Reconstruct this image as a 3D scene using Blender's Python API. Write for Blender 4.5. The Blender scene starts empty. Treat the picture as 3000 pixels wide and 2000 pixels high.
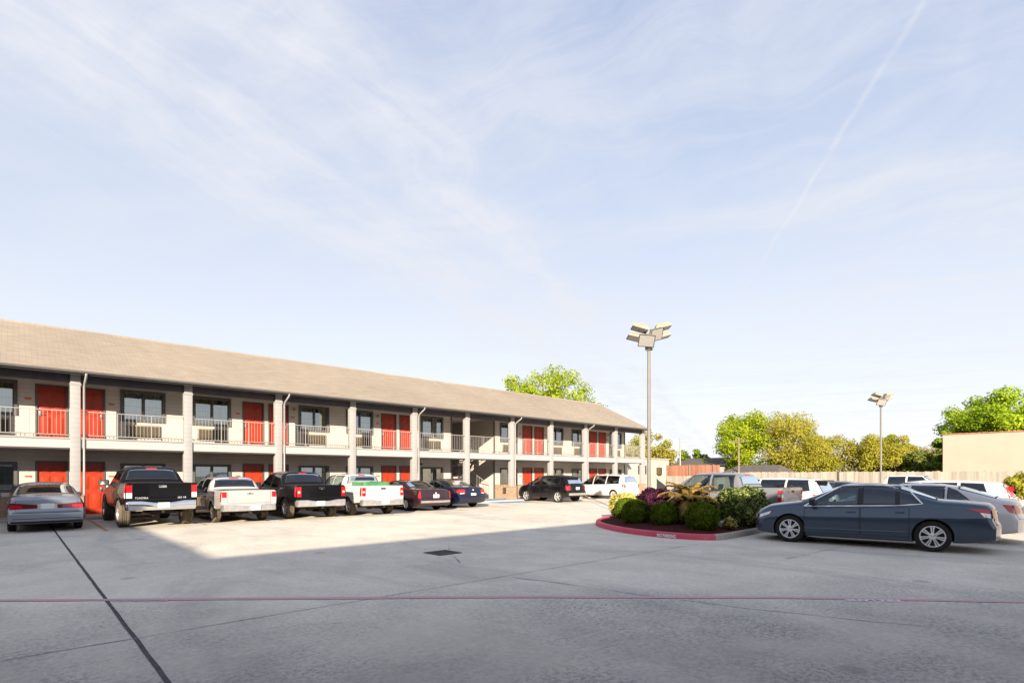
import bpy, bmesh, math, random
from mathutils import Vector, Matrix, noise
R = math.radians
PI = math.pi
scene = bpy.context.scene
col = scene.collection
random.seed(7)

# ------------------------------------------------------------------ helpers
class MB:
    """collects faces with a material index and links them as one mesh object"""
    def __init__(s):
        s.v = []; s.f = []; s.m = []
    def add(s, verts, faces, mi=0):
        o = len(s.v); s.v += [tuple(p) for p in verts]
        for f in faces:
            s.f.append([i + o for i in f]); s.m.append(mi)
        return s
    def quad(s, a, b, c, d, mi=0):
        return s.add([a, b, c, d], [(0, 1, 2, 3)], mi)
    def box(s, x0, x1, y0, y1, z0, z1, mi=0, M=None, bev=0.0):
        if bev > 0:
            b = min(bev, .45 * min(abs(x1 - x0), abs(y1 - y0), abs(z1 - z0)))
            bm = bmesh.new()
            bmesh.ops.create_cube(bm, size=1.0)
            for v in bm.verts:
                v.co = Vector(((x0 + x1) / 2 + v.co.x * (x1 - x0), (y0 + y1) / 2 + v.co.y * (y1 - y0), (z0 + z1) / 2 + v.co.z * (z1 - z0)))
            bmesh.ops.bevel(bm, geom=bm.edges[:], offset=b, segments=2, profile=.6, affect='EDGES')
            bm.verts.index_update()
            vs = [v.co.copy() for v in bm.verts]; fs = [[v.index for v in f.verts] for f in bm.faces]
            bm.free()
        else:
            vs = [Vector(p) for p in ((x0, y0, z0), (x1, y0, z0), (x1, y1, z0), (x0, y1, z0), (x0, y0, z1), (x1, y0, z1), (x1, y1, z1), (x0, y1, z1))]
            fs = [(3, 2, 1, 0), (4, 5, 6, 7), (0, 1, 5, 4), (1, 2, 6, 5), (2, 3, 7, 6), (3, 0, 4, 7)]
        if M: vs = [M @ v for v in vs]
        return s.add(vs, fs, mi)
    def tube(s, pts, rad, n=8, mi=0, cap=True):
        pts = [Vector(p) for p in pts]
        rads = rad if isinstance(rad, (list, tuple)) else [rad] * len(pts)
        vs = []; fs = []; prev = None
        for i, p in enumerate(pts):
            d = (pts[min(i + 1, len(pts) - 1)] - pts[max(i - 1, 0)]).normalized()
            if prev is None:
                a = d.orthogonal().normalized()
            else:
                a = (prev - d * prev.dot(d))
                a = a.normalized() if a.length > 1e-6 else d.orthogonal().normalized()
            prev = a; b = d.cross(a)
            for k in range(n):
                t = 2 * PI * k / n
                vs.append(p + (a * math.cos(t) + b * math.sin(t)) * rads[i])
        for i in range(len(pts) - 1):
            for k in range(n):
                k2 = (k + 1) % n
                fs.append((i * n + k, i * n + k2, (i + 1) * n + k2, (i + 1) * n + k))
        if cap:
            fs.append(tuple(reversed(range(n)))); fs.append(tuple((len(pts) - 1) * n + k for k in range(n)))
        return s.add(vs, fs, mi)
    def lathe(s, prof, n=32, axis='X', mi=0, M=None, close=False):
        """prof: list of (radius, offset along axis)"""
        vs = []; fs = []
        for r, o in prof:
            for k in range(n):
                t = 2 * PI * k / n
                if axis == 'X': p = Vector((o, r * math.cos(t), r * math.sin(t)))
                else: p = Vector((r * math.cos(t), r * math.sin(t), o))
                vs.append(M @ p if M else p)
        for i in range(len(prof) - 1):
            for k in range(n):
                k2 = (k + 1) % n
                fs.append((i * n + k, (i + 1) * n + k, (i + 1) * n + k2, i * n + k2))
        return s.add(vs, fs, mi)
    def mesh(s, name, mats, smooth=None):
        me = bpy.data.meshes.new(name)
        me.from_pydata(s.v, [], s.f)
        for m in (mats if isinstance(mats, (list, tuple)) else [mats]): me.materials.append(m)
        me.polygons.foreach_set('material_index', s.m)
        if smooth is not None:
            me.polygons.foreach_set('use_smooth', [True] * len(s.f))
            me.set_sharp_from_angle(angle=R(smooth))
        me.update()
        return me
    def build(s, name, mats, parent=None, smooth=None, fix=False):
        me = s.mesh(name, mats, smooth)
        if fix:
            bm = bmesh.new(); bm.from_mesh(me); bmesh.ops.recalc_face_normals(bm, faces=bm.faces[:]); bm.to_mesh(me); bm.free()
            if smooth is not None: me.set_sharp_from_angle(angle=R(smooth))
        return link(name, me, parent)

def link(name, me, parent=None, loc=None, rot=None, scale=None):
    o = bpy.data.objects.new(name, me); col.objects.link(o)
    if parent: o.parent = parent
    if loc is not None: o.location = loc
    if rot is not None: o.rotation_euler = rot
    if scale is not None: o.scale = scale
    return o

def tag(o, label=None, cat=None, group=None, kind=None):
    if label: o['label'] = label
    if cat: o['category'] = cat
    if group: o['group'] = group
    if kind: o['kind'] = kind
    return o

def thing(name, label, cat, loc=(0, 0, 0), rz=0, group=None):
    o = link(name, None, None, loc, (0, 0, rz))
    o.empty_display_size = .3
    return tag(o, label, cat, group)

def copy_tree(o, parent=None):
    c = o.copy(); col.objects.link(c); c.parent = parent
    for ch in list(o.children): copy_tree(ch, c)
    return c

def lerp_list(pts, x):
    if x <= pts[0][0]: return pts[0][1]
    for (a, b), (c, d) in zip(pts, pts[1:]):
        if x <= c:
            return b + (d - b) * (x - a) / (c - a) if c > a else d
    return pts[-1][1]

# ------------------------------------------------------------------ materials
class NT:
    def __init__(s, name):
        s.mat = bpy.data.materials.new(name); s.mat.use_nodes = True
        s.t = s.mat.node_tree; s.n = s.t.nodes; s.l = s.t.links
        s.b = s.n['Principled BSDF']; s.out = s.n['Material Output']
    def node(s, typ, **kw):
        nd = s.n.new(typ)
        for k, v in kw.items(): setattr(nd, k, v)
        return nd
    def lk(s, a, b): s.l.new(a, b)
    def coord(s, kind='Object'):
        return s.node('ShaderNodeTexCoord').outputs[kind]
    def mapping(s, vec, scale=(1, 1, 1), rot=(0, 0, 0), loc=(0, 0, 0)):
        m = s.node('ShaderNodeMapping')
        m.inputs['Scale'].default_value = scale; m.inputs['Rotation'].default_value = rot; m.inputs['Location'].default_value = loc
        s.lk(vec, m.inputs['Vector']); return m.outputs[0]
    def noise(s, vec, scale, detail=4, rough=.55, dist=0):
        nd = s.node('ShaderNodeTexNoise')
        nd.inputs['Scale'].default_value = scale; nd.inputs['Detail'].default_value = detail
        nd.inputs['Roughness'].default_value = rough; nd.inputs['Distortion'].default_value = dist
        if vec is not None: s.lk(vec, nd.inputs['Vector'])
        return nd.outputs['Fac']
    def ramp(s, fac, stops, interp='LINEAR'):
        r = s.node('ShaderNodeValToRGB'); e = r.color_ramp.elements; r.color_ramp.interpolation = interp
        while len(e) < len(stops): e.new(.5)
        for el, (p, c) in zip(e, stops):
            el.position = p; el.color = (c[0], c[1], c[2], 1) if isinstance(c, (tuple, list)) else (c, c, c, 1)
        s.lk(fac, r.inputs[0]); return r.outputs[0]
    def mix(s, a, b, fac, mode='MIX'):
        m = s.node('ShaderNodeMix', data_type='RGBA', blend_type=mode)
        for sock, v in ((m.inputs['A'], a), (m.inputs['B'], b), (m.inputs['Factor'], fac)):
            if hasattr(v, 'is_linked'): s.lk(v, sock)
            elif isinstance(v, (tuple, list)): sock.default_value = (v[0], v[1], v[2], 1)
            else: sock.default_value = v
        return m.outputs['Result']
    def math(s, op, a, b=None, c=None, clamp=False):
        m = s.node('ShaderNodeMath', operation=op); m.use_clamp = clamp
        for i, v in enumerate((a, b, c)):
            if v is None: continue
            if hasattr(v, 'is_linked'): s.lk(v, m.inputs[i])
            else: m.inputs[i].default_value = v
        return m.outputs[0]
    def sep(s, vec):
        x = s.node('ShaderNodeSeparateXYZ'); s.lk(vec, x.inputs[0]); return x.outputs
    def bump(s, h, strength=.3, dist=.01):
        b = s.node('ShaderNodeBump'); b.inputs['Strength'].default_value = strength; b.inputs['Distance'].default_value = dist
        s.lk(h, b.inputs['Height']); s.lk(b.outputs[0], s.b.inputs['Normal'])
    def set(s, **kw):
        names = {'color': 'Base Color', 'rough': 'Roughness', 'metal': 'Metallic', 'spec': 'Specular IOR Level', 'coat': 'Coat Weight', 'coatr': 'Coat Roughness', 'alpha': 'Alpha'}
        for k, v in kw.items():
            sock = s.b.inputs[names[k]]
            if hasattr(v, 'is_linked'): s.lk(v, sock)
            elif isinstance(v, (tuple, list)): sock.default_value = (v[0], v[1], v[2], 1)
            else: sock.default_value = v
        return s

def plain(name, c, rough=.6, metal=0, var=.12, scale=6, spec=.4, bump=0):
    """base colour broken up by soft noise so that no surface is perfectly flat"""
    t = NT(name); v = t.coord()
    n = t.noise(v, scale, 5, .6)
    lo = tuple(x * (1 - var) for x in c); hi = tuple(min(1, x * (1 + var)) for x in c)
    t.set(color=t.ramp(n, [(.3, lo), (.7, hi)]), rough=rough, metal=metal, spec=spec)
    if bump: t.bump(t.noise(v, scale * 8, 4), bump, .01)
    return t.mat

M = {}
def paint(name, c, metal=.25, dust=.25, coat=1.0, spec=.5, dustc=(.22, .175, .125), top=.75):
    """car paint with clear coat, road dust building up towards the sills"""
    t = NT(name); v = t.coord(); z = t.sep(v)[2]
    n = t.noise(v, 3.5, 6, .65)
    n2 = t.noise(t.mapping(v, (1, 1, 4)), 9, 5, .7)
    low = t.math('MULTIPLY', t.math('SUBTRACT', top, z), 1.0 / top, clamp=True)
    low = t.math('MULTIPLY', t.math('POWER', low, 1.7), t.math('ADD', t.math('MULTIPLY', n2, 1.4), .1), clamp=True)
    low = t.math('MULTIPLY', low, dust, clamp=True)
    base = t.mix(tuple(x * .92 for x in c), tuple(min(1, x * 1.06) for x in c), n)
    t.set(color=t.mix(base, dustc, low), metal=t.math('MULTIPLY', t.math('SUBTRACT', 1.0, low), metal),
          rough=t.math('ADD', .32, t.math('MULTIPLY', low, .5)), coat=t.math('SUBTRACT', coat, t.math('MULTIPLY', low, 1.3), clamp=True), coatr=.03, spec=spec)
    return t.mat

def glass(name, tint, refl=.05):
    t = NT(name); t.n.remove(t.b)
    tr = t.node('ShaderNodeBsdfTransparent'); tr.inputs[0].default_value = (*tint, 1)
    gl = t.node('ShaderNodeBsdfGlossy'); gl.inputs['Roughness'].default_value = .015; gl.inputs[0].default_value = (.88, .96, 1, 1)
    fr = t.node('ShaderNodeFresnel'); fr.inputs[0].default_value = 1.5
    f = t.math('ADD', fr.outputs[0], refl, clamp=True)
    ms = t.node('ShaderNodeMixShader'); t.lk(f, ms.inputs[0]); t.lk(tr.outputs[0], ms.inputs[1]); t.lk(gl.outputs[0], ms.inputs[2])
    t.lk(ms.outputs[0], t.out.inputs[0])
    return t.mat

def leaf(name, dark, mid, light, trans=.3, ri=.5, scale=1.2):
    t = NT(name); t.n.remove(t.b)
    g = t.node('ShaderNodeNewGeometry'); v = t.coord()
    n = t.noise(v, scale, 3)
    f = t.math('ADD', t.math('MULTIPLY', g.outputs['Random Per Island'], ri), t.math('ADD', t.math('MULTIPLY', t.math('SUBTRACT', n, .5), 1.5 - ri), .54 - ri / 2))
    c = t.ramp(f, [(.25, dark), (.52, mid), (.85, light)])
    d = t.node('ShaderNodeBsdfDiffuse'); t.lk(c, d.inputs[0])
    tl = t.node('ShaderNodeBsdfTranslucent'); t.lk(c, tl.inputs[0])
    ms = t.node('ShaderNodeMixShader'); ms.inputs[0].default_value = trans
    t.lk(d.outputs[0], ms.inputs[1]); t.lk(tl.outputs[0], ms.inputs[2]); t.lk(ms.outputs[0], t.out.inputs[0])
    return t.mat

def siding(name, c, pitch=.16, var=.06, dk=.45):
    t = NT(name); v = t.coord(); z = t.sep(v)[2]
    fz = t.math('FRACT', t.math('DIVIDE', z, pitch))
    line = t.ramp(fz, [(0, dk), (.07, dk + .1), (.13, 1.0), (1, .96)])
    n = t.noise(v, 2.2, 5)
    base = t.ramp(n, [(.3, tuple(x * (1 - var) for x in c)), (.7, tuple(min(1, x * (1 + var)) for x in c))])
    t.set(color=t.mix(base, line, 1.0, 'MULTIPLY'), rough=.65, spec=.25)
    t.bump(fz, .5, .02)
    return t.mat

def concrete(name, c, near=False, worn=1.0):
    t = NT(name); v = t.coord()
    big = t.noise(v, .16, 4, .6); med = t.noise(v, .9, 6, .65, .6); fine = t.noise(v, 14, 6, .75); grit = t.noise(v, 19, 7, .85)
    k = tuple(x * .74 for x in c); h = tuple(min(1, x * 1.16) for x in c)
    base = t.mix(t.ramp(med, [(.3, k), (.7, h)]), t.ramp(big, [(.32, tuple(x * .82 for x in c)), (.68, tuple(min(1, x * 1.12) for x in c))]), .5)
    # oil and tyre grime, long soft smears
    sm = t.noise(t.mapping(v, (1.0, .35, 1), (0, 0, R(44))), .55, 5, .7, .8)
    base = t.mix(base, (.17, .17, .18), t.ramp(sm, [(.5, 0), (.76, .45 * worn)]))
    # exposed aggregate: dark pits
    pit = t.math('MULTIPLY', t.ramp(grit, [(.485, 0), (.54, 1)]), t.ramp(t.noise(v, .35, 4, .6), [(.40, .12), (.62, 1.0)]))
    if near:   # aggregate exposed near the camera; foreground vignette darkening also painted into the colour
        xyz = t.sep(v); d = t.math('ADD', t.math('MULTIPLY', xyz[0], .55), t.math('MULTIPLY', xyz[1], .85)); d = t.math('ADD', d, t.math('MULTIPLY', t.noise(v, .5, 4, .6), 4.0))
        fore_dark = t.ramp(t.math('DIVIDE', d, 12.0), [(.50, 1), (.86, 0)])
        pit = t.math('MULTIPLY', pit, t.math('ADD', .18, t.math('MULTIPLY', fore_dark, 1.1)), clamp=True)
        base = t.mix(base, (.54, .54, .565), t.math("MULTIPLY", fore_dark, .9), 'MULTIPLY')
    base = t.mix(base, (.10, .10, .115), t.math('MULTIPLY', pit, .85 * worn))
    base = t.mix(base, t.ramp(fine, [(.3, .72), (.62, 1.05)]), .6, 'MULTIPLY')
    spot = t.node('ShaderNodeTexVoronoi'); spot.inputs['Scale'].default_value = .55; t.lk(t.mapping(v, (1, 1, 1)), spot.inputs['Vector'])
    sp = t.ramp(spot.outputs['Distance'], [(.0, .5 * worn), (.055, .3 * worn), (.08, 0)])
    base = t.mix(base, (.09, .09, .1), sp)
    t.set(color=base, rough=.82, spec=.25)
    t.bump(t.math('ADD', t.math('MULTIPLY', grit, .6), fine), .35, .012)
    return t.mat

def make_materials():
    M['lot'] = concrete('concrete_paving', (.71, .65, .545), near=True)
    M['walk'] = concrete('concrete_walk', (.46, .43, .39), worn=.4)
    M['kerb_grey'] = concrete('kerb_concrete', (.42, .38, .32), worn=.5)
    # painted kerb, worn
    t = NT('kerb_red_paint'); v = t.coord(); n = t.noise(v, 3.5, 6, .7); n2 = t.noise(v, 22, 5, .75)
    w = t.math('ADD', t.math('MULTIPLY', n, .7), t.math('MULTIPLY', n2, .4))
    t.set(color=t.ramp(w, [(.36, (.55, .05, .10)), (.6, (.58, .07, .12)), (.74, (.55, .25, .25))]), rough=.6); t.bump(n2, .25, .006)
    M['kerb_red'] = t.mat
    def worn_paint(nm, c, lo=.42, hi=.62):
        t = NT(nm); v = t.coord(); n = t.noise(v, 11, 6, .75); n2 = t.noise(v, 1.3, 4, .6)
        w = t.math('ADD', t.math('MULTIPLY', n, .6), t.math('MULTIPLY', n2, .4))
        t.set(color=t.mix(c, (.36, .34, .34), t.ramp(w, [(lo, 0), (hi, .85)])), rough=.75, spec=.2); return t.mat
    M['line_red'] = worn_paint('fire_lane_paint', (.64, .31, .35), .38, .64)
    M['line_orange'] = worn_paint('stall_line_paint', (.55, .27, .08))
    M['line_white'] = worn_paint('white_line_paint', (.75, .73, .74), .5, .72)
    M['line_white_old'] = worn_paint('faded_white_paint', (.52, .44, .46), .42, .6)
    M['blue_paint'] = worn_paint('blue_ramp_paint', (.12, .28, .55), .5, .75)
    M['joint_dark'] = plain('joint_sealant', (.05, .05, .055), .85, 0, .5, 9)
    M['joint'] = plain('worn_joint', (.24, .235, .23), .9, 0, .5, 7)
    M['crack'] = plain('crack_filler', (.40, .385, .37), .9, 0, .3, 9)
    M['grass'] = plain('grass_verge', (.10, .13, .035), .95, 0, .35, .8)
    # mulch
    t = NT('red_mulch'); v = t.coord(); n = t.noise(v, 26, 6, .8); n2 = t.noise(v, 5, 3)
    t.set(color=t.mix(t.ramp(n, [(.3, (.02, .008, .007)), (.5, (.075, .022, .018)), (.72, (.16, .05, .038))]), t.ramp(n2, [(.3, .7), (.7, 1.1)]), .7, 'MULTIPLY'), rough=.95, spec=.1); t.bump(n, 1.0, .05)
    M['mulch'] = t.mat
    # building
    M['siding'] = siding('lap_siding', (.52, .475, .425), dk=.72)
    M['siding_col'] = siding('column_siding', (.31, .305, .308), .18, dk=.78)
    M['fascia'] = siding('fascia_board', (.40, .38, .38), .19, .04, .8)
    M['trim_dark'] = plain('dark_trim', (.055, .048, .05), .55, 0, .15, 5)
    M['beam'] = plain('dark_beam', (.05, .045, .055), .6, 0, .2, 3)
    M['frame'] = plain('bronze_frame', (.085, .082, .078), .45, 0, .12, 5)
    M['soffit'] = plain('cream_soffit', (.58, .51, .43), .8, 0, .06, 1.2)
    M['interior'] = plain('room_interior', (.05, .045, .04), .9)
    M['red_door'] = plain('red_door_paint', (.34, .033, .010), .42, 0, .07, 4, .4)
    M['steel'] = plain('brushed_steel', (.6, .6, .6), .3, .9, .1, 20)
    M['rail'] = plain('painted_rail', (.27, .26, .255), .5, 0, .08, 5)
    M['white_metal'] = plain('white_downspout', (.27, .265, .265), .45, 0, .08, 5)
    M['curtain'] = plain('cream_curtain', (.74, .67, .52), .9, 0, .1, 4)
    M['curtain_y'] = plain('yellow_curtain', (.52, .44, .16), .9, 0, .12, 4)
    M['curtain_w'] = plain('white_curtain', (.82, .80, .74), .9, 0, .08, 4)
    M['sign_red'] = plain('room_sign_red', (.55, .10, .04), .5)
    M['ac_tan'] = plain('ac_grille_tan', (.085, .062, .03), .6, 0, .2, 6)
    M['ac_case'] = plain('ac_sleeve', (.22, .195, .155), .55)
    M['ac_dark'] = plain('ac_slot', (.06, .05, .04), .8)
    M['win_glass'] = glass('window_glass', (.80, .92, .92), .27)
    # brick
    t = NT('tan_brick'); v = t.coord(); xyz = t.sep(v)
    cx = t.node('ShaderNodeCombineXYZ'); t.lk(t.math('ADD', xyz[0], xyz[1]), cx.inputs[0]); t.lk(xyz[2], cx.inputs[1])
    b = t.node('ShaderNodeTexBrick'); t.lk(cx.outputs[0], b.inputs['Vector'])
    for k, c in (('Color1', (.34, .225, .135, 1)), ('Color2', (.27, .17, .10, 1)), ('Mortar', (.36, .31, .25, 1))): b.inputs[k].default_value = c
    b.inputs['Scale'].default_value = 1; b.inputs['Brick Width'].default_value = .21; b.inputs['Row Height'].default_value = .075; b.inputs['Mortar Size'].default_value = .008
    t.set(color=t.mix(b.outputs[0], t.ramp(t.noise(v, 8, 5), [(.3, .75), (.7, 1.15)]), .8, 'MULTIPLY'), rough=.85, spec=.2); t.bump(b.outputs['Fac'], -.4, .01)
    M['brick'] = t.mat
    # shingles
    t = NT('tan_shingles'); v = t.coord()
    b = t.node('ShaderNodeTexBrick'); t.lk(t.mapping(v, (1, 1.11, 1)), b.inputs['Vector'])
    for k, c in (('Color1', (.305, .258, .207, 1)), ('Color2', (.27, .228, .182, 1)), ('Mortar', (.22, .184, .145, 1))): b.inputs[k].default_value = c
    b.inputs['Scale'].default_value = 1; b.inputs['Brick Width'].default_value = .33; b.inputs['Row Height'].default_value = .145; b.inputs['Mortar Size'].default_value = .009; b.inputs['Bias'].default_value = -.1
    n = t.noise(t.mapping(v, (.6, 2.2, 1)), 2.4, 6, .7); n2 = t.noise(v, .25, 3)
    c = t.mix(b.outputs[0], t.ramp(n, [(.3, .86), (.7, 1.12)]), .9, 'MULTIPLY')
    c = t.mix(c, t.ramp(n2, [(.3, .9), (.7, 1.08)]), .8, 'MULTIPLY')
    t.set(color=c, rough=.9, spec=.2); t.bump(t.math('ADD', b.outputs['Fac'], t.noise(v, 30, 3)), .45, .02)
    M['shingle'] = t.mat
    M['cream_wall'] = plain('cream_stucco', (.36, .305, .25), .85, 0, .05, .8, .2)
    M['white_wall'] = plain('white_stucco', (.38, .36, .33), .85, 0, .05, 1.0, .2)
    def wood(nm, c, w=.14):
        t = NT(nm); v = t.coord(); xyz = t.sep(v); s = t.math('ADD', xyz[0], xyz[1])
        cell = t.math('FLOOR', t.math('DIVIDE', s, w)); wn = t.node('ShaderNodeTexWhiteNoise', noise_dimensions='1D'); t.lk(cell, wn.inputs['W'])
        grain = t.noise(t.mapping(v, (8, 8, .7)), 2, 5, .7)
        c1 = t.ramp(wn.outputs[0], [(0, tuple(x * .76 for x in c)), (1, tuple(min(1, x * 1.14) for x in c))])
        t.set(color=t.mix(c1, t.ramp(grain, [(.3, .75), (.7, 1.1)]), .8, 'MULTIPLY'), rough=.85, spec=.2); return t.mat
    M['fence'] = wood('weathered_cedar', (.315, .285, .245)); M['fence_red'] = wood('stained_cedar', (.32, .145, .095)); M['pole_wood'] = plain('pole_wood', (.20, .155, .11), .9, 0, .2, 4)
    M['pole'] = plain('lamp_pole_paint', (.15, .14, .13), .5, 0, .1, 3); M['lamp_case'] = plain('lamp_housing', (.27, .23, .18), .5, 0, .08, 4); M['lamp_lens'] = plain('lamp_lens', (.30, .295, .275), .25, 0, .12, 12, .6)
    M['dark_roof'] = plain('dark_roofing', (.10, .085, .08), .9, 0, .2, 2)
    # vegetation
    M['bark'] = plain('bark', (.17, .13, .095), .95, 0, .3, 7, .1, .5)
    M['bark_pale'] = plain('pale_bark', (.34, .29, .23), .95, 0, .3, 7, .1, .4)
    M['leaf_lime'] = leaf('lime_leaves', (0.141, 0.205, 0.017), (0.345, 0.434, 0.029), (0.568, 0.611, 0.061), .55, ri=.22, scale=.45)
    M['leaf_green'] = leaf('green_leaves', (0.026, 0.055, 0.014), (0.138, 0.223, 0.025), (0.328, 0.428, 0.051), .4, ri=.22, scale=.45)
    M['leaf_lime2'] = leaf('fresh_green_leaves', (0.083, 0.142, 0.014), (0.276, 0.401, 0.029), (0.499, 0.616, 0.057), .5, ri=.22, scale=.4)
    M['leaf_yellow'] = leaf('yellow_green_leaves', (.23, .24, .03), (.41, .385, .05), (.54, .49, .11), .55, ri=.22, scale=.45)
    M['leaf_olive'] = leaf('olive_leaves', (0.070, 0.091, 0.028), (0.168, 0.196, 0.042), (0.308, 0.336, 0.084), .25, ri=.22, scale=.45)
    M['leaf_bare'] = leaf('budding_twigs', (0.253, 0.230, 0.115), (0.345, 0.322, 0.172), (0.437, 0.402, 0.253), .4, ri=.22, scale=.45)
    M['leaf_box'] = leaf('boxwood_leaves', (.02, .036, .004), (.07, .11, .009), (.15, .21, .02), .2, scale=5)
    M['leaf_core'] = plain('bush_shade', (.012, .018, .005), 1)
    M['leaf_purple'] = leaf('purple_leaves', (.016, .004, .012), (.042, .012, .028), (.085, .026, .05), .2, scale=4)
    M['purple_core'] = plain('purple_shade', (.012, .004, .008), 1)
    M['leaf_var'] = leaf('variegated_leaves', (.022, .04, .01), (.09, .13, .03), (.40, .42, .16), .25, scale=4)
    M['leaf_gold'] = leaf('golden_leaves', (.28, .26, .06), (.5, .45, .12), (.66, .6, .24), .3, scale=4)
    M['leaf_palm'] = leaf('dry_palm_fronds', (.12, .075, .022), (.27, .18, .055), (.42, .31, .10), .35, scale=3)
    # vehicles
    M['tyre'] = plain('tyre_rubber', (.022, .021, .02), .85, 0, .4, 14, .2, .4)
    M['tyre_dusty'] = plain('dusty_tyre_rubber', (.10, .082, .062), .95, 0, .4, 9, .15, .5)
    M['alloy'] = plain('alloy_rim', (.80, .80, .81), .25, .8, .08, 15)
    M['rim_dark'] = plain('wheel_backplate', (.03, .03, .03), .6, .3)  # dark brake backplate behind the spokes
    M['chrome'] = plain('chrome', (.80, .80, .81), .10, 1.0, .05, 6)
    M['chrome_worn'] = plain('worn_bumper_metal', (.62, .60, .57), .28, .85, .15, 6)
    M['black_trim'] = plain('black_trim', (.018, .018, .019), .5, 0, .2, 9)
    M['cabin'] = plain('cabin_cloth', (.055, .05, .05), .9, 0, .2, 9)
    M['cabin_tan'] = plain('cabin_tan_cloth', (.16, .135, .10), .9, 0, .2, 9)
    M['tail'] = NT('tail_lamp_red').set(color=(.42, .008, .012), rough=.12, spec=.6, coat=.6).mat
    M['tail_dark'] = NT('tail_lamp_dark').set(color=(.13, .006, .012), rough=.12, spec=.6, coat=.6).mat
    M['lamp_clear'] = plain('clear_lamp', (.70, .68, .66), .12, .3, .2, 30)
    M['lamp_amber'] = NT('amber_lamp').set(color=(.65, .20, .03), rough=.15).mat
    M['plate'] = plain('licence_plate', (.72, .74, .75), .4, 0, .12, 26)
    M['glass_dark'] = glass('tinted_car_glass', (.09, .11, .12), .05)
    M['glass_mid'] = glass('green_car_glass', (.40, .50, .50), .05)
    M['glass_clear'] = glass('clear_car_glass', (.72, .80, .78), .04)
    M['green_tarp'] = plain('green_tarp', (.06, .20, .085), .6, 0, .15, 5)
    M['under'] = plain('underbody', (.02, .018, .016), .9)
    M['emblem'] = plain('emblem_chrome', (.85, .85, .85), .25, .6)
make_materials()
# ------------------------------------------------------------------ vehicles
class Shape:
    """lofted car body: s runs from the rear bumper (0) to the nose (L)"""
    def __init__(g, sp):
        g.sp = sp; g.L = sp['L']; g.W = max(w for _, w in sp['W']); g.k = sp.get('k', .40); g.sm = sp.get('smooth', .06); g.nmax = sp.get('n', 4.6)
        g.prof = sp.get('prof', [(0, .90), (.06, .955), (.2, .985), (.42, 1.0), (.6, .998), (.74, .99), (.8, .978), (.93, .968), (1, .945)])
        g.Hc = max(z for _, z in sp['T'])
    def f(g, key, s):
        p = g.sp[key]
        if g.sm <= 0: return lerp_list(p, s)
        r = min(g.sm, max(.004, s, ), max(.004, g.L - s)) if key != 'T' else min(g.sm, max(.002, s), max(.002, g.L - s))
        return sum(lerp_list(p, s + r * d) for d in (-1, -.5, 0, .5, 1)) / 5
    def B(g, s): return g.f('B', s)
    def T(g, s): return max(g.f('T', s), g.B(s) + .012)
    def Z0(g, s): return g.f('Z0', s)
    def Wd(g, s): return g.f('W', s)
    def n(g, s):
        return 2.8 + (g.nmax - 2.8) * min(1, max(0, (g.T(s) - g.B(s)) / .4)) if not g.sp.get('boxy') else g.sp['boxy']
    def kk(g, s):
        return g.k
    def low(g, s, z):
        b, z0 = g.B(s), g.Z0(s)
        return g.Wd(s) * lerp_list(g.prof, (z - z0) / (b - z0))
    def up_from_r(g, s, r):
        b, t, n = g.B(s), g.T(s), g.n(s); r = min(max(r, 0), 1)
        z = b + (t - b) * r
        return (1 - r ** n) ** (1 / n) * g.prof[-1][1] * g.Wd(s) * (1 - g.kk(s) * (z - b)), z
    def up_from_u(g, s, u):
        b, t, n = g.B(s), g.T(s), g.n(s); u = min(abs(u), 1)
        z = b + (t - b) * (1 - u ** n) ** (1 / n)
        return u * g.prof[-1][1] * g.Wd(s) * (1 - g.kk(s) * (z - b)), z
    def side_y(g, s, z):
        b, t = g.B(s), g.T(s)
        if z <= b: return g.low(s, z)
        return g.up_from_r(s, min(.985, (z - b) / (t - b)))[0]
    def D(g, s, y, z):
        sp = g.sp
        q = max(0, 1 - s / .65)
        if q > 0: s = s + q * q * (sp.get('cr', .10) * (abs(y) / g.W) ** 2.6) + q * lerp_list(sp.get('Rz', [(0, 0)]), z)
        q = max(0, 1 - (g.L - s) / .8)
        if q > 0: s = s - q * q * (sp.get('cf', .18) * (abs(y) / g.W) ** 2.4) - q * lerp_list(sp.get('Fz', [(0, 0)]), z)
        return s
    def P(g, x, s, z): return Vector((x, g.D(s, x, z) - g.sp['axles'][0], z))
    def pside(g, sg, s, z, off=.004):
        y = g.side_y(s, z); return g.P(sg * (y + off), s, z)
    def ptop(g, u, s, off=.006):
        y, z = g.up_from_u(s, u)
        ds = (g.T(s + .02) - g.T(s - .02)) / .04; ln = math.hypot(1, ds)
        p = g.P(math.copysign(y, u), s, z)
        return p + Vector((0, -ds / ln * off, off / ln))
    def prear(g, x, z, off=.008):
        p = g.P(x, 0, z); p.y -= off; return p
    def pfront(g, x, z, off=.008):
        p = g.P(x, g.L, z); p.y += off; return p

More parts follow.
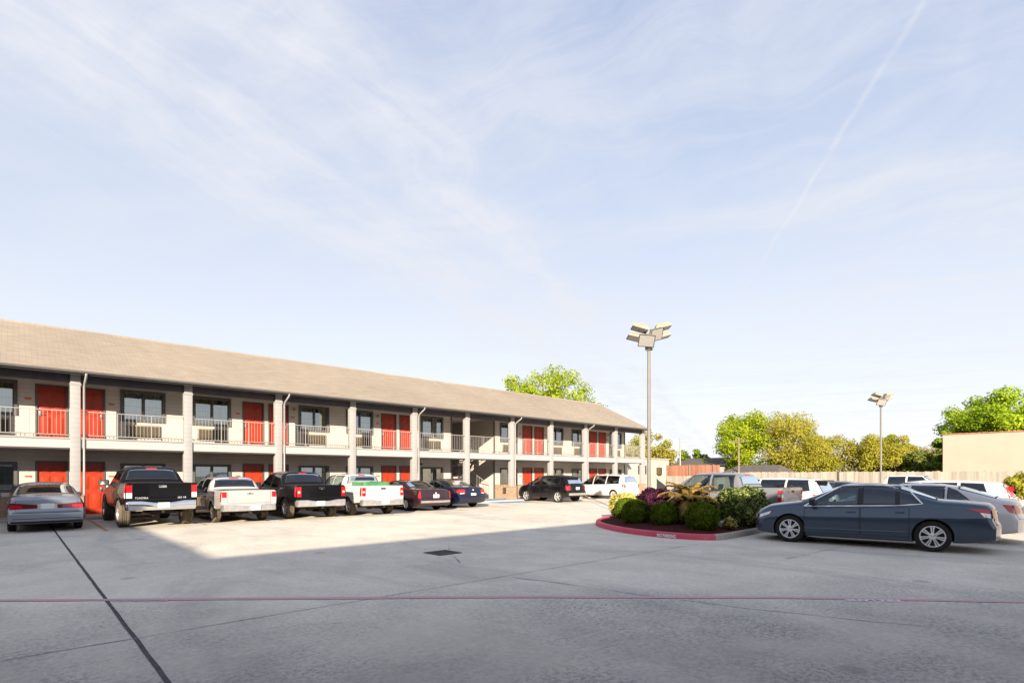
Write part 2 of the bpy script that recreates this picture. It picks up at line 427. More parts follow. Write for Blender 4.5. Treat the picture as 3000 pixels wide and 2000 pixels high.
def patch(fn, q, nx=6, ny=5, bu=0, bv=0, flip=False):
    """bilinear patch over corners q; an outer ring bu/bv wide gets material 1"""
    def lines(n, b):
        return [0, b] + [b + (1 - 2 * b) * i / n for i in range(1, n)] + [1 - b, 1] if b > 0 else [i / n for i in range(n + 1)]
    U, V = lines(nx, bu), lines(ny, bv)
    vs = []; fs = []; ms = []
    for v in V:
        for u in U:
            a = [q[0][i] * (1 - u) * (1 - v) + q[1][i] * u * (1 - v) + q[2][i] * u * v + q[3][i] * (1 - u) * v for i in (0, 1)]
            vs.append(fn(*a))
    w = len(U)
    for j in range(len(V) - 1):
        for i in range(w - 1):
            f = (j * w + i, j * w + i + 1, (j + 1) * w + i + 1, (j + 1) * w + i)
            fs.append(tuple(reversed(f)) if flip else f)
            ms.append(1 if (bu > 0 and i in (0, w - 2)) or (bv > 0 and j in (0, len(V) - 2)) else 0)
    return vs, fs, ms

def add_patch(mb, fn, q, nx=6, ny=5, bu=0, bv=0, flip=False, m0=0, m1=1):
    vs, fs, ms = patch(fn, q, nx, ny, bu, bv, flip)
    o = len(mb.v); mb.v += [tuple(p) for p in vs]
    for f, m in zip(fs, ms):
        mb.f.append([i + o for i in f]); mb.m.append(m1 if m else m0)

def in_quad(p, q, margin):
    c = [(q[i], q[(i + 1) % 4]) for i in range(4)]
    area = sum(a[0] * b[1] - b[0] * a[1] for a, b in c); sg = 1 if area > 0 else -1
    for a, b in c:
        ex, ey = b[0] - a[0], b[1] - a[1]; ln = math.hypot(ex, ey)
        if ln < 1e-6: continue
        d = sg * (ex * (p[1] - a[1]) - ey * (p[0] - a[0])) / ln
        if d < margin: return False
    return True

def body_mesh(g, panes_side, panes_top, name):
    sp = g.sp; L = g.L
    # stations by arc length of the roof profile
    keys = sorted(set([0, .02, .05, .1, L - .1, L - .05, L - .02, L] + [s for s, _ in sp['T']] + [s for s, _ in sp['W']]))
    st = [keys[0]]
    for a, b in zip(keys, keys[1:]):
        arc = math.hypot(b - a, g.T(b) - g.T(a)); n = max(1, int(arc / sp.get('step', .065)))
        st += [a + (b - a) * i / n for i in range(1, n + 1)]
    gl = [0, .05, .12, .22, .34, .46, .58, .68, .75, .79, .84, .9, .955, 1.0]
    rl = [.03, .08, .15, .23, .31, .39, .47, .55, .63, .71, .79]
    ul = [.97, .92, .84, .72, .55, .36, .18, 0]
    rows = []
    for s in st:
        b, z0 = g.B(s), g.Z0(s); pts = [(0, z0, None, None)]
        w0 = g.low(s, z0)
        pts.append((w0 * .5, z0, None, None))
        for q in gl:
            z = z0 + (b - z0) * q; pts.append((g.low(s, z), z, None, None))
        for r in rl:
            y, z = g.up_from_r(s, r); n = g.n(s); pts.append((y, z, (1 - r ** n) ** (1 / n), r))
        ulast = pts[-1][2]
        for m in ul:
            y, z = g.up_from_u(s, ulast * m); pts.append((y, z, ulast * m, 1))
        rows.append(pts)
    nP = len(rows[0])
    vs = []; idx = {}
    for i, s in enumerate(st):
        for sg in (1, -1):
            for j, (y, z, u, r) in enumerate(rows[i]):
                if sg == -1 and j in (0, nP - 1): idx[i, sg, j] = idx[i, 1, j]; continue
                idx[i, sg, j] = len(vs); vs.append(g.P(sg * y, s, z))
    fs = []; ms = []
    for i in range(len(st) - 1):
        for sg in (1, -1):
            for j in range(nP - 1):
                a, b, c, d = idx[i, sg, j], idx[i + 1, sg, j], idx[i + 1, sg, j + 1], idx[i, sg, j + 1]
                f = (a, b, c, d) if sg == -1 else (a, d, c, b)
                f = (d, c, b, a) if sg == -1 else (b, c, d, a)
                cs = [(st[i], rows[i][j]), (st[i + 1], rows[i + 1][j]), (st[i + 1], rows[i + 1][j + 1]), (st[i], rows[i][j + 1])]
                m = 1 if j < 2 else 0
                if all(c_[1][2] is not None for c_ in cs):
                    if any(all(in_quad((c_[0], c_[1][1]), q, .012) and c_[1][2] > .5 for c_ in cs) for q in panes_side): m = 2
                    elif any(all(in_quad((c_[1][2], c_[0]), q, .008) for c_ in cs) for q in panes_top): m = 2
                fs.append(f); ms.append(m)
    NL = 10
    for i, rev in ((0, False), (len(st) - 1, True)):   # end caps as lateral strips
        grid = []
        for j in range(nP):
            y, z = rows[i][j][:2]; line = []
            for k in range(NL + 1):
                x = -y + 2 * y * k / NL
                if k == 0: line.append(idx[i, -1, j])
                elif k == NL: line.append(idx[i, 1, j])
                elif y < 1e-6: line.append(idx[i, 1, j])
                else: line.append(len(vs)); vs.append(g.P(x, st[i], z))
            grid.append(line)
        for j in range(1, nP - 1):
            for k in range(NL):
                f = [grid[j][k], grid[j][k + 1], grid[j + 1][k + 1], grid[j + 1][k]]
                if rev: f.reverse()
                ded = []
                for v in f:
                    if v not in ded: ded.append(v)
                if len(ded) > 2: fs.append(ded); ms.append(0)
        # close the bottom strip
        f = [grid[0][0], grid[1][0]] ; ring = [grid[1][k] for k in range(NL + 1)]
        for k in range(NL):
            f = [grid[0][0], grid[1][k + 1], grid[1][k]] if not rev else [grid[0][0], grid[1][k], grid[1][k + 1]]
            fs.append(f); ms.append(0)
    me = bpy.data.meshes.new(name)
    me.from_pydata([tuple(v) for v in vs], [], fs)
    me.polygons.foreach_set('material_index', ms)
    bm = bmesh.new(); bm.from_mesh(me)
    bmesh.ops.remove_doubles(bm, verts=bm.verts[:], dist=1e-5)
    bmesh.ops.recalc_face_normals(bm, faces=bm.faces[:])
    bm.to_mesh(me); bm.free()
    return me

def cut(me, cutter_mb, mats):
    """carve wheel arches (and a load bed) out of the closed body"""
    a = bpy.data.objects.new('tmp_body', me); col.objects.link(a)
    for m in mats: me.materials.append(m)
    cm = cutter_mb.mesh('tmp_cut', mats)
    bm = bmesh.new(); bm.from_mesh(cm); bmesh.ops.recalc_face_normals(bm, faces=bm.faces[:]); bm.to_mesh(cm); bm.free()
    b = bpy.data.objects.new('tmp_cut', cm); col.objects.link(b)
    md = a.modifiers.new('b', 'BOOLEAN'); md.object = b; md.operation = 'DIFFERENCE'; md.solver = 'EXACT'
    dg = bpy.context.evaluated_depsgraph_get(); dg.update()
    out = bpy.data.meshes.new_from_object(a.evaluated_get(dg))
    bpy.data.objects.remove(a); bpy.data.objects.remove(b); bpy.data.meshes.remove(cm)
    bm = bmesh.new(); bm.from_mesh(out)
    bmesh.ops.delete(bm, geom=[f for f in bm.faces if f.material_index == 2], context='FACES')
    bm.to_mesh(out); bm.free()
    out.polygons.foreach_set('use_smooth', [True] * len(out.polygons))
    out.set_sharp_from_angle(angle=R(34))
    return out

WHEELS = {}
def wheel_meshes(Rt, wt, Rr, style, dusty):
    key = (Rt, wt, Rr, style, dusty)
    if key in WHEELS: return WHEELS[key]
    h = wt / 2
    t = MB(); pr = [(Rr - .012, -h * .8), (Rr + .012, -h * .97), (Rr + (Rt - Rr) * .5, -h * 1.04), (Rt - .035, -h * .96), (Rt - .008, -h * .8), (Rt, -h * .55)]
    for k in (-.32, 0, .32): pr += [(Rt, h * (k - .1)), (Rt - .012, h * (k - .06)), (Rt - .012, h * (k + .06)), (Rt, h * (k + .1))]
    pr += [(Rt, h * .55), (Rt - .008, h * .8), (Rt - .035, h * .96), (Rr + (Rt - Rr) * .5, h * 1.04), (Rr + .012, h * .97), (Rr - .012, h * .8)]
    t.lathe(pr, 40)
    tm = t.mesh('tyre', M['tyre_dusty'] if dusty else M['tyre'], 40)
    r = MB()   # outward face at +x
    r.lathe([(Rr - .015, -h * .8), (Rr - .03, h * .2), (Rr - .028, h * .74), (Rr - .012, h * .93), (Rr + .006, h * .95), (Rr + .008, h * .84)], 40)
    if style == 'spoke':
        r.lathe([(.075, h * .35), (.07, h * .78), (.035, h * .84), (.001, h * .86)], 20)
        for i in range(7):
            for dx in (-.021, .021):
                Mx = Matrix.Rotation(2 * PI * i / 7, 4, 'X')
                vs = []
                for rr, w, xo in ((.06, .012, .74), (Rr * .6, .013, .80), (Rr - .018, .017, .86)):
                    c = dx * (rr / Rr + .25)
                    vs += [Vector((h * xo, c - w, rr)), Vector((h * xo, c + w, rr)), Vector((h * (xo - .25), c + w, rr)), Vector((h * (xo - .25), c - w, rr))]
                fs = []
                for a in (0, 4):
                    for q in range(4): fs.append((a + q, a + (q + 1) % 4, a + 4 + (q + 1) % 4, a + 4 + q))
                r.add([Mx @ v for v in vs], fs)
    elif style == 'five':
        r.lathe([(.09, h * .3), (.085, h * .7), (.04, h * .78), (.001, h * .8)], 20)
        for i in range(5):
            Mx = Matrix.Rotation(2 * PI * i / 5, 4, 'X'); vs = []
            for rr, w, xo in ((.06, .05, .68), (Rr * .55, .034, .78), (Rr - .018, .052, .84)):
                vs += [Vector((h * xo, -w, rr)), Vector((h * xo, w, rr)), Vector((h * (xo - .3), w, rr)), Vector((h * (xo - .3), -w, rr))]
            fs = []
            for a in (0, 4):
                for q in range(4): fs.append((a + q, a + (q + 1) % 4, a + 4 + (q + 1) % 4, a + 4 + q))
            r.add([Mx @ v for v in vs], fs)
    else:   # wheel cover disc
        r.lathe([(Rr - .02, h * .6), (Rr - .06, h * .78), (Rr * .55, h * .72), (.06, h * .8), (.001, h * .82)], 40)
        for i in range(9):
            Mx = Matrix.Rotation(2 * PI * i / 9, 4, 'X'); r.box(h * .7, h * .84, -.012, .012, Rr * .35, Rr - .06, M=Mx)
    rm = r.mesh('rim', M['alloy'], 40)
    d = MB(); d.lathe([(.001, 0), (Rr - .03, 0), (Rr - .03, -.02), (.001, -.02)], 24)
    dm = d.mesh('wheel', M['rim_dark'])
    WHEELS[key] = (dm, tm, rm); return WHEELS[key]

def vehicle(sp, name, label, cat, X, Y, rz, pm, group):
    g = Shape(sp); L = g.L; ax = sp['axles']
    root = thing(name, label, cat, (X, Y, 0), rz, group)
    tb = sp.get('tb', .03)
    side_q = []
    for q in sp['side']:   # (s, ratio of glass height)
        side_q.append([(s, g.B(s) + tb + r * (g.Hc - g.B(s) - tb)) for s, r in q])
    wu = .88
    top_q = []
    if 'wind' in sp: a, b = sp['wind']; top_q.append(('windscreen', [(-wu, a), (wu, a), (wu, b), (-wu, b)]))
    if 'rear' in sp: a, b = sp['rear']; ru = sp.get('ru', .86); top_q.append(('rear_window', [(ru, a), (-ru, a), (-ru, b), (ru, b)]))
    holes_top = []
    for nm, q in top_q:
        ss = [p[1] for p in q]; lim = max(abs(p[0]) for p in q)
        holes_top.append([(-1, min(ss) + .02), (lim - .05, min(ss) + .02), (lim - .05, max(ss) - .02), (-1, max(ss) - .02)])
    me = body_mesh(g, side_q, holes_top, 'body')
    c = MB(); Ra = sp['arch']; W = g.W
    for a in ax:
        for sg in (1, -1):
            x0, x1 = (W - .34, W + .2) if sg > 0 else (-W - .2, -W + .34)
            c.lathe([(.0005, x0), (Ra, x0), (Ra, x1), (.0005, x1)], 36, M=Matrix.Translation((0, a - ax[0], sp['Rt'] + .01)), mi=1)
    if 'bed' in sp:
        b0, b1, fl = sp['bed']; c.box(-W * .945 + .10, W * .945 - .10, b0 - ax[0], b1 - ax[0], fl, 3, mi=1)
    body = link('body', cut(me, c, [pm, M['under']]), root)
    # glass with black surround
    gm = sp.get('glass', ['glass_dark'] * 9)
    tr = M[sp.get('trim', 'black_trim')]
    for i, q in enumerate(side_q):
        for sg in (1, -1):
            mb = MB(); ln = max(.2, abs(q[1][0] - q[0][0])); hh = max(.1, q[2][1] - q[1][1])
            add_patch(mb, lambda s, z: g.pside(sg, s, z, .006), q, 8, 6, .028 / ln, .028 / hh, sg < 0)
            mb.build('side_window', [M[gm[min(i + 1, len(gm) - 1)]], tr], root, 60)
    for nm, q in top_q:
        mb = MB(); hh = .55
        add_patch(mb, lambda u, s: g.ptop(u, s), q, 12, 8, .03, .05, nm == 'rear_window' and False)
        if nm == 'rear_window': mb.f = [list(reversed(f)) for f in mb.f] if False else mb.f
        mb.build(nm, [M[gm[0] if nm == 'rear_window' else sp.get('wglass', 'glass_mid')], M['black_trim']], root, 60)
    if 'dlo' in sp:   # bright moulding round the whole glass line, black door pillar
        zf = lambda s, r: g.B(s) + tb + r * (g.Hc - g.B(s) - tb)
        for sg in (1, -1):
            P_ = [g.pside(sg, s, zf(s, r), .010) for s, r in sp['dlo']]
            pts = []
            for a_, b_ in zip(sp['dlo'], sp['dlo'][1:]):
                for i in range(8): s_ = a_[0] + (b_[0] - a_[0]) * i / 8; r_ = a_[1] + (b_[1] - a_[1]) * i / 8; pts.append(g.pside(sg, s_, zf(s_, r_), .010))
            pts.append(P_[-1]); mb = MB(); mb.tube(pts, .017, 6); mb.build('window_trim', M['chrome'], root, 60)
            mb = MB()
            for a_, b_ in sp['pillars']: add_patch(mb, lambda s, z: g.pside(sg, s, z, .005), [(a_, zf(a_, 0)), (b_, zf(b_, 0)), (b_, zf(b_, .86)), (a_, zf(a_, .86))], 2, 6, flip=sg < 0)
            mb.build('pillar', M['black_trim'], root, 60)
    # doors: seams in black, a handle each
    for a, b in sp['doors']:
        for sg in (1, -1):
            mb = MB()
            q = [(a, .13), (b, .13), (b, .975), (a, .975)]
            fn = lambda s, k: g.pside(sg, s, g.Z0(s) + (g.B(s) - g.Z0(s)) * k, .003)
            add_patch(mb, fn, q, 8, 12, sp.get('seam', .011) / (b - a), .016, sg < 0)
            dr = mb.build('door', [pm, M['black_trim']], root, 60)
            s = a + .17; z = g.Z0(s) + (g.B(s) - g.Z0(s)) * .84; p = g.pside(sg, s, z, 0)
            hb = MB(); hb.box(p.x - .012 if sg < 0 else p.x - .01, p.x + .03 if sg > 0 else p.x + .01, p.y - .09, p.y + .09, p.z - .016, p.z + .016, bev=.012)
            if sg < 0:
                hb = MB(); hb.box(p.x - .03, p.x + .01, p.y - .09, p.y + .09, p.z - .016, p.z + .016, bev=.012)
            hb.build('door_handle', M['black_trim'] if sp.get('blackhandle') else pm, dr, 40)
    # mirrors
    s = sp['mirror']; z = g.B(s) + sp.get('mz', .07)
    for sg in (1, -1):
        p = g.pside(sg, s, z, .0); mb = MB(); k = sp.get('ms', 1)
        x0, x1 = sorted((p.x + sg * .02, p.x + sg * (.04 + .21 * k)))
        mb.box(x0, x1, p.y - .05, p.y + .07, z - .02, z + .13 * k, bev=.045)
        xa, xb = sorted((p.x - sg * .03, p.x + sg * .06)); mb.box(xa, xb, p.y - .03, p.y + .03, z - .045, z + .01, bev=.01)
        mr = mb.build('mirror', pm if not sp.get('blackmirror') else M['black_trim'], root, 45)
        gb = MB(); gb.quad((x0 + .025, p.y - .053, z), (x1 - .025, p.y - .053, z), (x1 - .025, p.y - .053, z + .13 * k - .025), (x0 + .025, p.y - .053, z + .13 * k - .025)); gb.build('mirror_glass', M['chrome'], mr)
    # lamps
    for key, nm in (('tail', 'taillight'), ('head', 'headlight')):
        for sg in (1, -1):
            if not sp.get(key): continue
            mb = MB(); mats = []
            for kind, q, mt in sp[key]:
                if M[mt] not in mats: mats.append(M[mt])
                mi = mats.index(M[mt])
                if kind == 'rear': fn = lambda x, z: g.prear(sg * x, z, .012)
                elif kind == 'front': fn = lambda x, z: g.pfront(sg * x, z, .012)
                else: fn = lambda s_, z: g.pside(sg, s_, z, .01)
                fl = (sg > 0) if kind in ('rear',) else (sg < 0)
                if kind == 'rear': fl = sg < 0
                if kind == 'front': fl = sg > 0
                if kind == 'side': fl = sg < 0
                add_patch(mb, fn, q, 6, 4, flip=fl, m0=mi)
            mb.build(nm, mats, root, 50)
    # rear door / boot seam and plate
    if 'gate' in sp:
        x, z0, z1 = sp['gate']; mb = MB()
        add_patch(mb, lambda a, z: g.prear(a, z, .004), [(-x, z0), (x, z0), (x, z1), (-x, z1)], 12, 8, .006, .014)
        gt = mb.build('tailgate' if 'bed' in sp else 'boot_lid', [pm, M['black_trim']], root, 60)
        if 'bed' in sp:
            zc = z1 - .11; hb = MB(); p = g.prear(0, zc, .004); hb.box(-.11, .11, p.y - .014, p.y + .01, zc - .035, zc + .035, bev=.01); hb.build('latch', M[sp.get('latch', 'black_trim')], gt, 40)
        if sp.get('emblem'):
            zc = sp['emblem']; eb = MB(); p = g.prear(0, zc, .006)
            eb.lathe([(.001, -.012), (.03, -.012), (.045, -.006), (.048, .01)], 20, M=Matrix.Translation(p) @ Matrix.Rotation(-PI / 2, 4, 'Z') @ Matrix.Rotation(PI, 4, 'Z') @ Matrix.Scale(.8, 4, (0, 0, 1))); eb.build('emblem', M['emblem'], gt, 40)
    if 'seamline' in sp:   # joint between boot and bumper cover
        for zz in sp['seamline']:
            mb = MB(); add_patch(mb, lambda a, z: g.prear(a, z, .005), [(-.86 * W, zz - .008), (.86 * W, zz - .008), (.86 * W, zz + .008), (-.86 * W, zz + .008)], 14, 1)
            for sg in (1, -1): add_patch(mb, lambda s, z: g.pside(sg, s, z, .004), [(.02, zz - .008), (ax[0] - Ra, zz - .008), (ax[0] - Ra, zz + .008), (.02, zz + .008)], 8, 1, flip=sg < 0)
            mb.build('bumper_joint', M['black_trim'], root)
    if 'panel' in sp:
        x, z0, z1, mt = sp['panel']; mb = MB()
        add_patch(mb, lambda a, z: g.prear(a, z, .009), [(-x, z0), (x, z0), (x, z1), (-x, z1)], 8, 4); mb.build('rear_panel', M[mt], root, 50)
    px, pz = sp['plate']; p = g.prear(px, pz, sp.get('poff', .014)); mb = MB(); mb.box(px - .155, px + .155, p.y - .012, p.y + .015, pz - .078, pz + .078, bev=.006); mb.build('licence_plate', M['plate'], root, 30)
    if 'bumper' in sp:
        z0, z1, mt, ww = sp['bumper']; mb = MB()
        # step bumper: plan curve with drooped ends and a lower centre step
        prof = [(-1, -.00), (-.93, -.10), (-.6, -.15), (-.24, -.16), (.24, -.16), (.6, -.15), (.93, -.10), (1, -.00)]
        rowsb = []
        for u, off in prof:
            zt = z1 - (.055 if abs(u) < .3 else 0); y0 = -ax[0] + off
            rowsb.append([(u * ww, y0 + .16, z0 + .02), (u * ww, y0 + .02, z0), (u * ww, y0, z0 + .03), (u * ww, y0, zt - .05), (u * ww, y0 + .025, zt), (u * ww, y0 + .19, zt)])
        vs = [p_ for r_ in rowsb for p_ in r_]; fs = []
        for i in range(len(rowsb) - 1):
            for j in range(6): fs.append((i * 6 + j, (i + 1) * 6 + j, (i + 1) * 6 + (j + 1) % 6, i * 6 + (j + 1) % 6))
        fs += [tuple(range(6)), tuple(reversed(range(len(vs) - 6, len(vs))))]
        mb.add(vs, fs); bp = mb.build('bumper', M[mt], root, 40, True)
        hb = MB(); hb.tube([(0, -ax[0] - .12, z0 - .06), (0, -ax[0] + .5, z0 - .06)], .035, 8); hb.box(-.42, .42, -ax[0] + .1, -ax[0] + .18, z0 - .1, z0 - .02); hb.build('tow_hitch', M['under'], root)
    if 'third' in sp:
        s = sp['third']; p = g.ptop(0, s, .0); mb = MB(); mb.box(-.16, .16, p.y - .03, p.y + .02, p.z - .035, p.z + .012, bev=.01); mb.build('brake_light', M['tail'], root, 40)
    if 'spoiler' in sp:
        p = g.ptop(0, sp['spoiler'], 0); mb = MB(); mb.box(-.60, .60, p.y - .24, p.y + .03, p.z - .035, p.z + .012, bev=.012); mb.build('spoiler', M['black_trim'], root, 40)
    if 'molding' in sp:
        a, b, k = sp['molding']
        for sg in (1, -1):
            mb = MB(); fn = lambda s, kk: g.pside(sg, s, g.Z0(s) + (g.B(s) - g.Z0(s)) * kk, .006 + .012 * max(0, 1 - abs(kk - k) / .02))
            add_patch(mb, fn, [(a, k - .025), (b, k - .025), (b, k + .025), (a, k + .025)], 14, 6, flip=sg < 0); mb.build('side_molding', pm, root, 60)
    if 'flare' in sp:
        for a in ax:
            for sg in (1, -1):
                mb = MB(); pts = []
                zc = sp['Rt'] + .01
                for i in range(17):
                    t = PI * (-.12 + 1.24 * i / 16); s = a + (Ra + .012) * math.cos(t); z = zc + (Ra + .012) * math.sin(t)
                    if z < g.Z0(s) + .02 or s < .02: continue
                    pts.append(g.pside(sg, s, min(z, g.B(s) - .01), .004))
                mb.tube(pts, sp['flare'], 8); mb.build('wheel_arch_trim', pm, root, 60)
    if 'skirt' in sp:   # black lower valance
        z0, z1 = sp['skirt']; mb = MB()
        add_patch(mb, lambda a, z: g.prear(a, z, .006), [(-.8, z0), (.8, z0), (.8, z1), (-.8, z1)], 10, 3); mb.build('rear_valance', M['black_trim'], root, 50)
    # nose
    z0, z1, xx = sp.get('grille', (.45, .62, .5)); mb = MB()
    add_patch(mb, lambda a, z: g.pfront(a, z, .008), [(xx, z0), (-xx, z0), (-xx, z1), (xx, z1)], 8, 4); mb.build('grille', M['black_trim'], root, 50)
    # cabin
    a, b, fz = sp['cabin']; hw = W * .80; y0, y1 = a - ax[0], b - ax[0]; zb = min(g.B(a), g.B(b)) - .04; mb = MB()
    mb.quad((-hw, y0, fz), (hw, y0, fz), (hw, y1, fz), (-hw, y1, fz))
    mb.quad((-hw, y0, fz), (-hw, y1, fz), (-hw, y1, zb), (-hw, y0, zb)); mb.quad((hw, y0, fz), (hw, y1, fz), (hw, y1, zb), (hw, y0, zb))
    mb.quad((-hw, y0, fz), (hw, y0, fz), (hw, y0, zb), (-hw, y0, zb)); mb.quad((-hw, y1 - .02, fz), (hw, y1 - .02, fz), (hw, y1 - .02, zb), (-hw, y1 - .02, zb))
    mb.box(-hw, hw, y1 - .38, y1 - .05, zb - .25, zb + .03, bev=.05)
    if sp.get('shelf'): mb.quad((-hw, y0 - .1, zb + .02), (hw, y0 - .1, zb + .02), (hw, y0 + .32, zb + .0), (-hw, y0 + .32, zb + .0))
    for ys in sp['seats']:
        for xs in (-.37, .37):
            Ms = Matrix.Translation((xs, ys - ax[0], fz)) @ Matrix.Rotation(R(14), 4, 'X'); hb_ = zb - fz + .12
            mb.box(-.25, .25, -.07, .07, .2, hb_, M=Ms, bev=.05); mb.box(-.13, .13, -.05, .05, hb_ + .03, hb_ + .22, M=Ms, bev=.05)
            mb.box(xs - .25, xs + .25, ys - ax[0], ys - ax[0] + .5, fz + .1, fz + .3, bev=.04)
    mb.lathe([(.185 + .015 * math.cos(t * PI / 4), .015 * math.sin(t * PI / 4)) for t in range(9)], 20, M=Matrix.Translation((-.37, y1 - .52, zb + .05)) @ Matrix.Rotation(R(-62), 4, 'X') @ Matrix.Rotation(PI / 2, 4, 'Y'))
    mb.build('interior', M[sp.get('cloth', 'cabin')], root, 40)
    if 'bed' in sp:
        mb = MB()  # frame and axle seen under the tail
        mb.box(-.42, -.32, -ax[0] + .1, 3.2, sp['Rt'] + .08, sp['Rt'] + .2); mb.box(.32, .42, -ax[0] + .1, 3.2, sp['Rt'] + .08, sp['Rt'] + .2)
        mb.tube([(-W + .2, 0, sp['Rt']), (W - .2, 0, sp['Rt'])], .05, 10); mb.lathe([(.001, -.18), (.13, -.1), (.15, 0), (.13, .1), (.001, .18)], 14, M=Matrix.Translation((.0, 0, sp['Rt'])))
        mb.tube([(.55, -ax[0] + .12, sp['Rt'] + .03), (.55, 1.6, sp['Rt'] + .03)], .04, 8)
        mb.build('chassis', M['under'], root, 50)
    # wheels
    dm, tm, rm = wheel_meshes(sp['Rt'], sp['wt'], sp['Rr'], sp.get('rim', 'five'), sp.get('dusty', False))
    for a in ax:
        for sg in (1, -1):
            xw = sg * (W - sp['wt'] / 2 - sp.get('inset', .025))
            w = link('wheel', dm, root, (xw, a - ax[0], sp['Rt']), (0, 0, 0 if sg > 0 else PI))
            link('tyre', tm, w); link('rim', rm, w)
    return root, g

def sp(base, **kw):
    d = dict(base); d.update(kw); return d

SEDAN = dict(L=4.93, k=.36, prof=[(0, .905), (.05, .955), (.14, .975), (.28, .988), (.5, 1.0), (.66, .996), (.74, .988), (.77, .974), (.88, .952), (1, .918)], T=[(0, .955), (.05, 1.03), (.12, 1.065), (.7, 1.115), (1.05, 1.135), (1.72, 1.385), (2.1, 1.462), (2.45, 1.478), (2.85, 1.44), (3.76, 1.03), (4.5, .925), (4.75, .83), (4.88, .765), (4.93, .70)],
    B=[(0, .90), (.3, .97), (.9, .985), (1.6, .965), (2.8, .92), (3.9, .875), (4.5, .80), (4.75, .72), (4.88, .66), (4.93, .60)],
    Z0=[(0, .30), (.5, .23), (1.5, .19), (4.2, .18), (4.93, .22)], W=[(0, .84), (.10, .88), (.6, .915), (1.3, .925), (3.6, .925), (4.3, .905), (4.75, .86), (4.88, .82), (4.93, .77)],
    axles=(1.16, 3.96), Rt=.335, arch=.368, wt=.215, Rr=.225, rim='spoke', cr=.16, cf=.26, Rz=[(.2, .10), (.34, .02), (.6, 0), (.68, .06), (.95, .10), (1.1, .10)], Fz=[(.2, .08), (.4, 0), (.7, .06)],
    side=[[(2.52, 0), (3.56, 0), (2.88, .84), (2.52, .86)], [(1.80, 0), (2.45, 0), (2.45, .86), (1.80, .84)], [(1.38, .06), (1.76, 0), (1.76, .82), (1.62, .62)]],
    wind=(3.71, 2.93), rear=(1.08, 1.76), doors=[(2.49, 3.64), (1.56, 2.48)], mirror=3.44, tb=.035,
    tail=[('rear', [(.50, .76), (.80, .74), (.80, .93), (.50, .93)], 'tail'), ('side', [(.02, .76), (.28, .80), (.55, .93), (.02, .94)], 'tail')],
    head=[('front', [(.40, .58), (.74, .56), (.74, .68), (.40, .66)], 'lamp_clear'), ('side', [(4.50, .68), (4.86, .58), (4.86, .66), (4.45, .755)], 'lamp_clear')],
    gate=(.72, .62, .93), plate=(0, .80), emblem=None, cabin=(1.3, 3.66, .32), seats=(1.75, 2.6), shelf=True, third=1.76, grille=(.42, .60, .42), glass=['glass_mid', 'glass_mid', 'glass_dark', 'glass_dark'])

BOXY = sp(SEDAN, L=4.8, T=[(0, .93), (.04, 1.0), (.10, 1.03), (.65, 1.085), (.85, 1.10), (1.50, 1.36), (1.95, 1.44), (2.5, 1.455), (2.9, 1.41), (3.85, .98), (4.4, .91), (4.7, .82), (4.8, .70)],
    B=[(0, .89), (.3, .955), (.9, .96), (1.6, .94), (2.8, .91), (3.8, .875), (4.4, .80), (4.7, .70), (4.8, .58)], Z0=[(0, .26), (.5, .22), (4.2, .19), (4.8, .22)],
    W=[(0, .83), (.08, .865), (.6, .885), (3.6, .89), (4.3, .875), (4.65, .83), (4.8, .73)], axles=(1.04, 3.76), Rt=.31, arch=.34, wt=.20, Rr=.19, rim='cover', cr=.12, cf=.2,
    Rz=[(.2, .08), (.34, .01), (.58, 0), (.64, .05), (.95, .08), (1.1, .09)], side=[[(2.48, 0), (3.65, 0), (2.93, .84), (2.48, .86)], [(1.62, 0), (2.42, 0), (2.42, .86), (1.62, .82)], [(1.28, .05), (1.58, 0), (1.58, .8), (1.45, .55)]],
    wind=(3.80, 2.97), rear=(.88, 1.58), doors=[(2.45, 3.5), (1.48, 2.44)], mirror=3.5, cabin=(1.2, 3.7, .3), seats=(1.5, 2.5), third=None)
BOXY.pop('third')

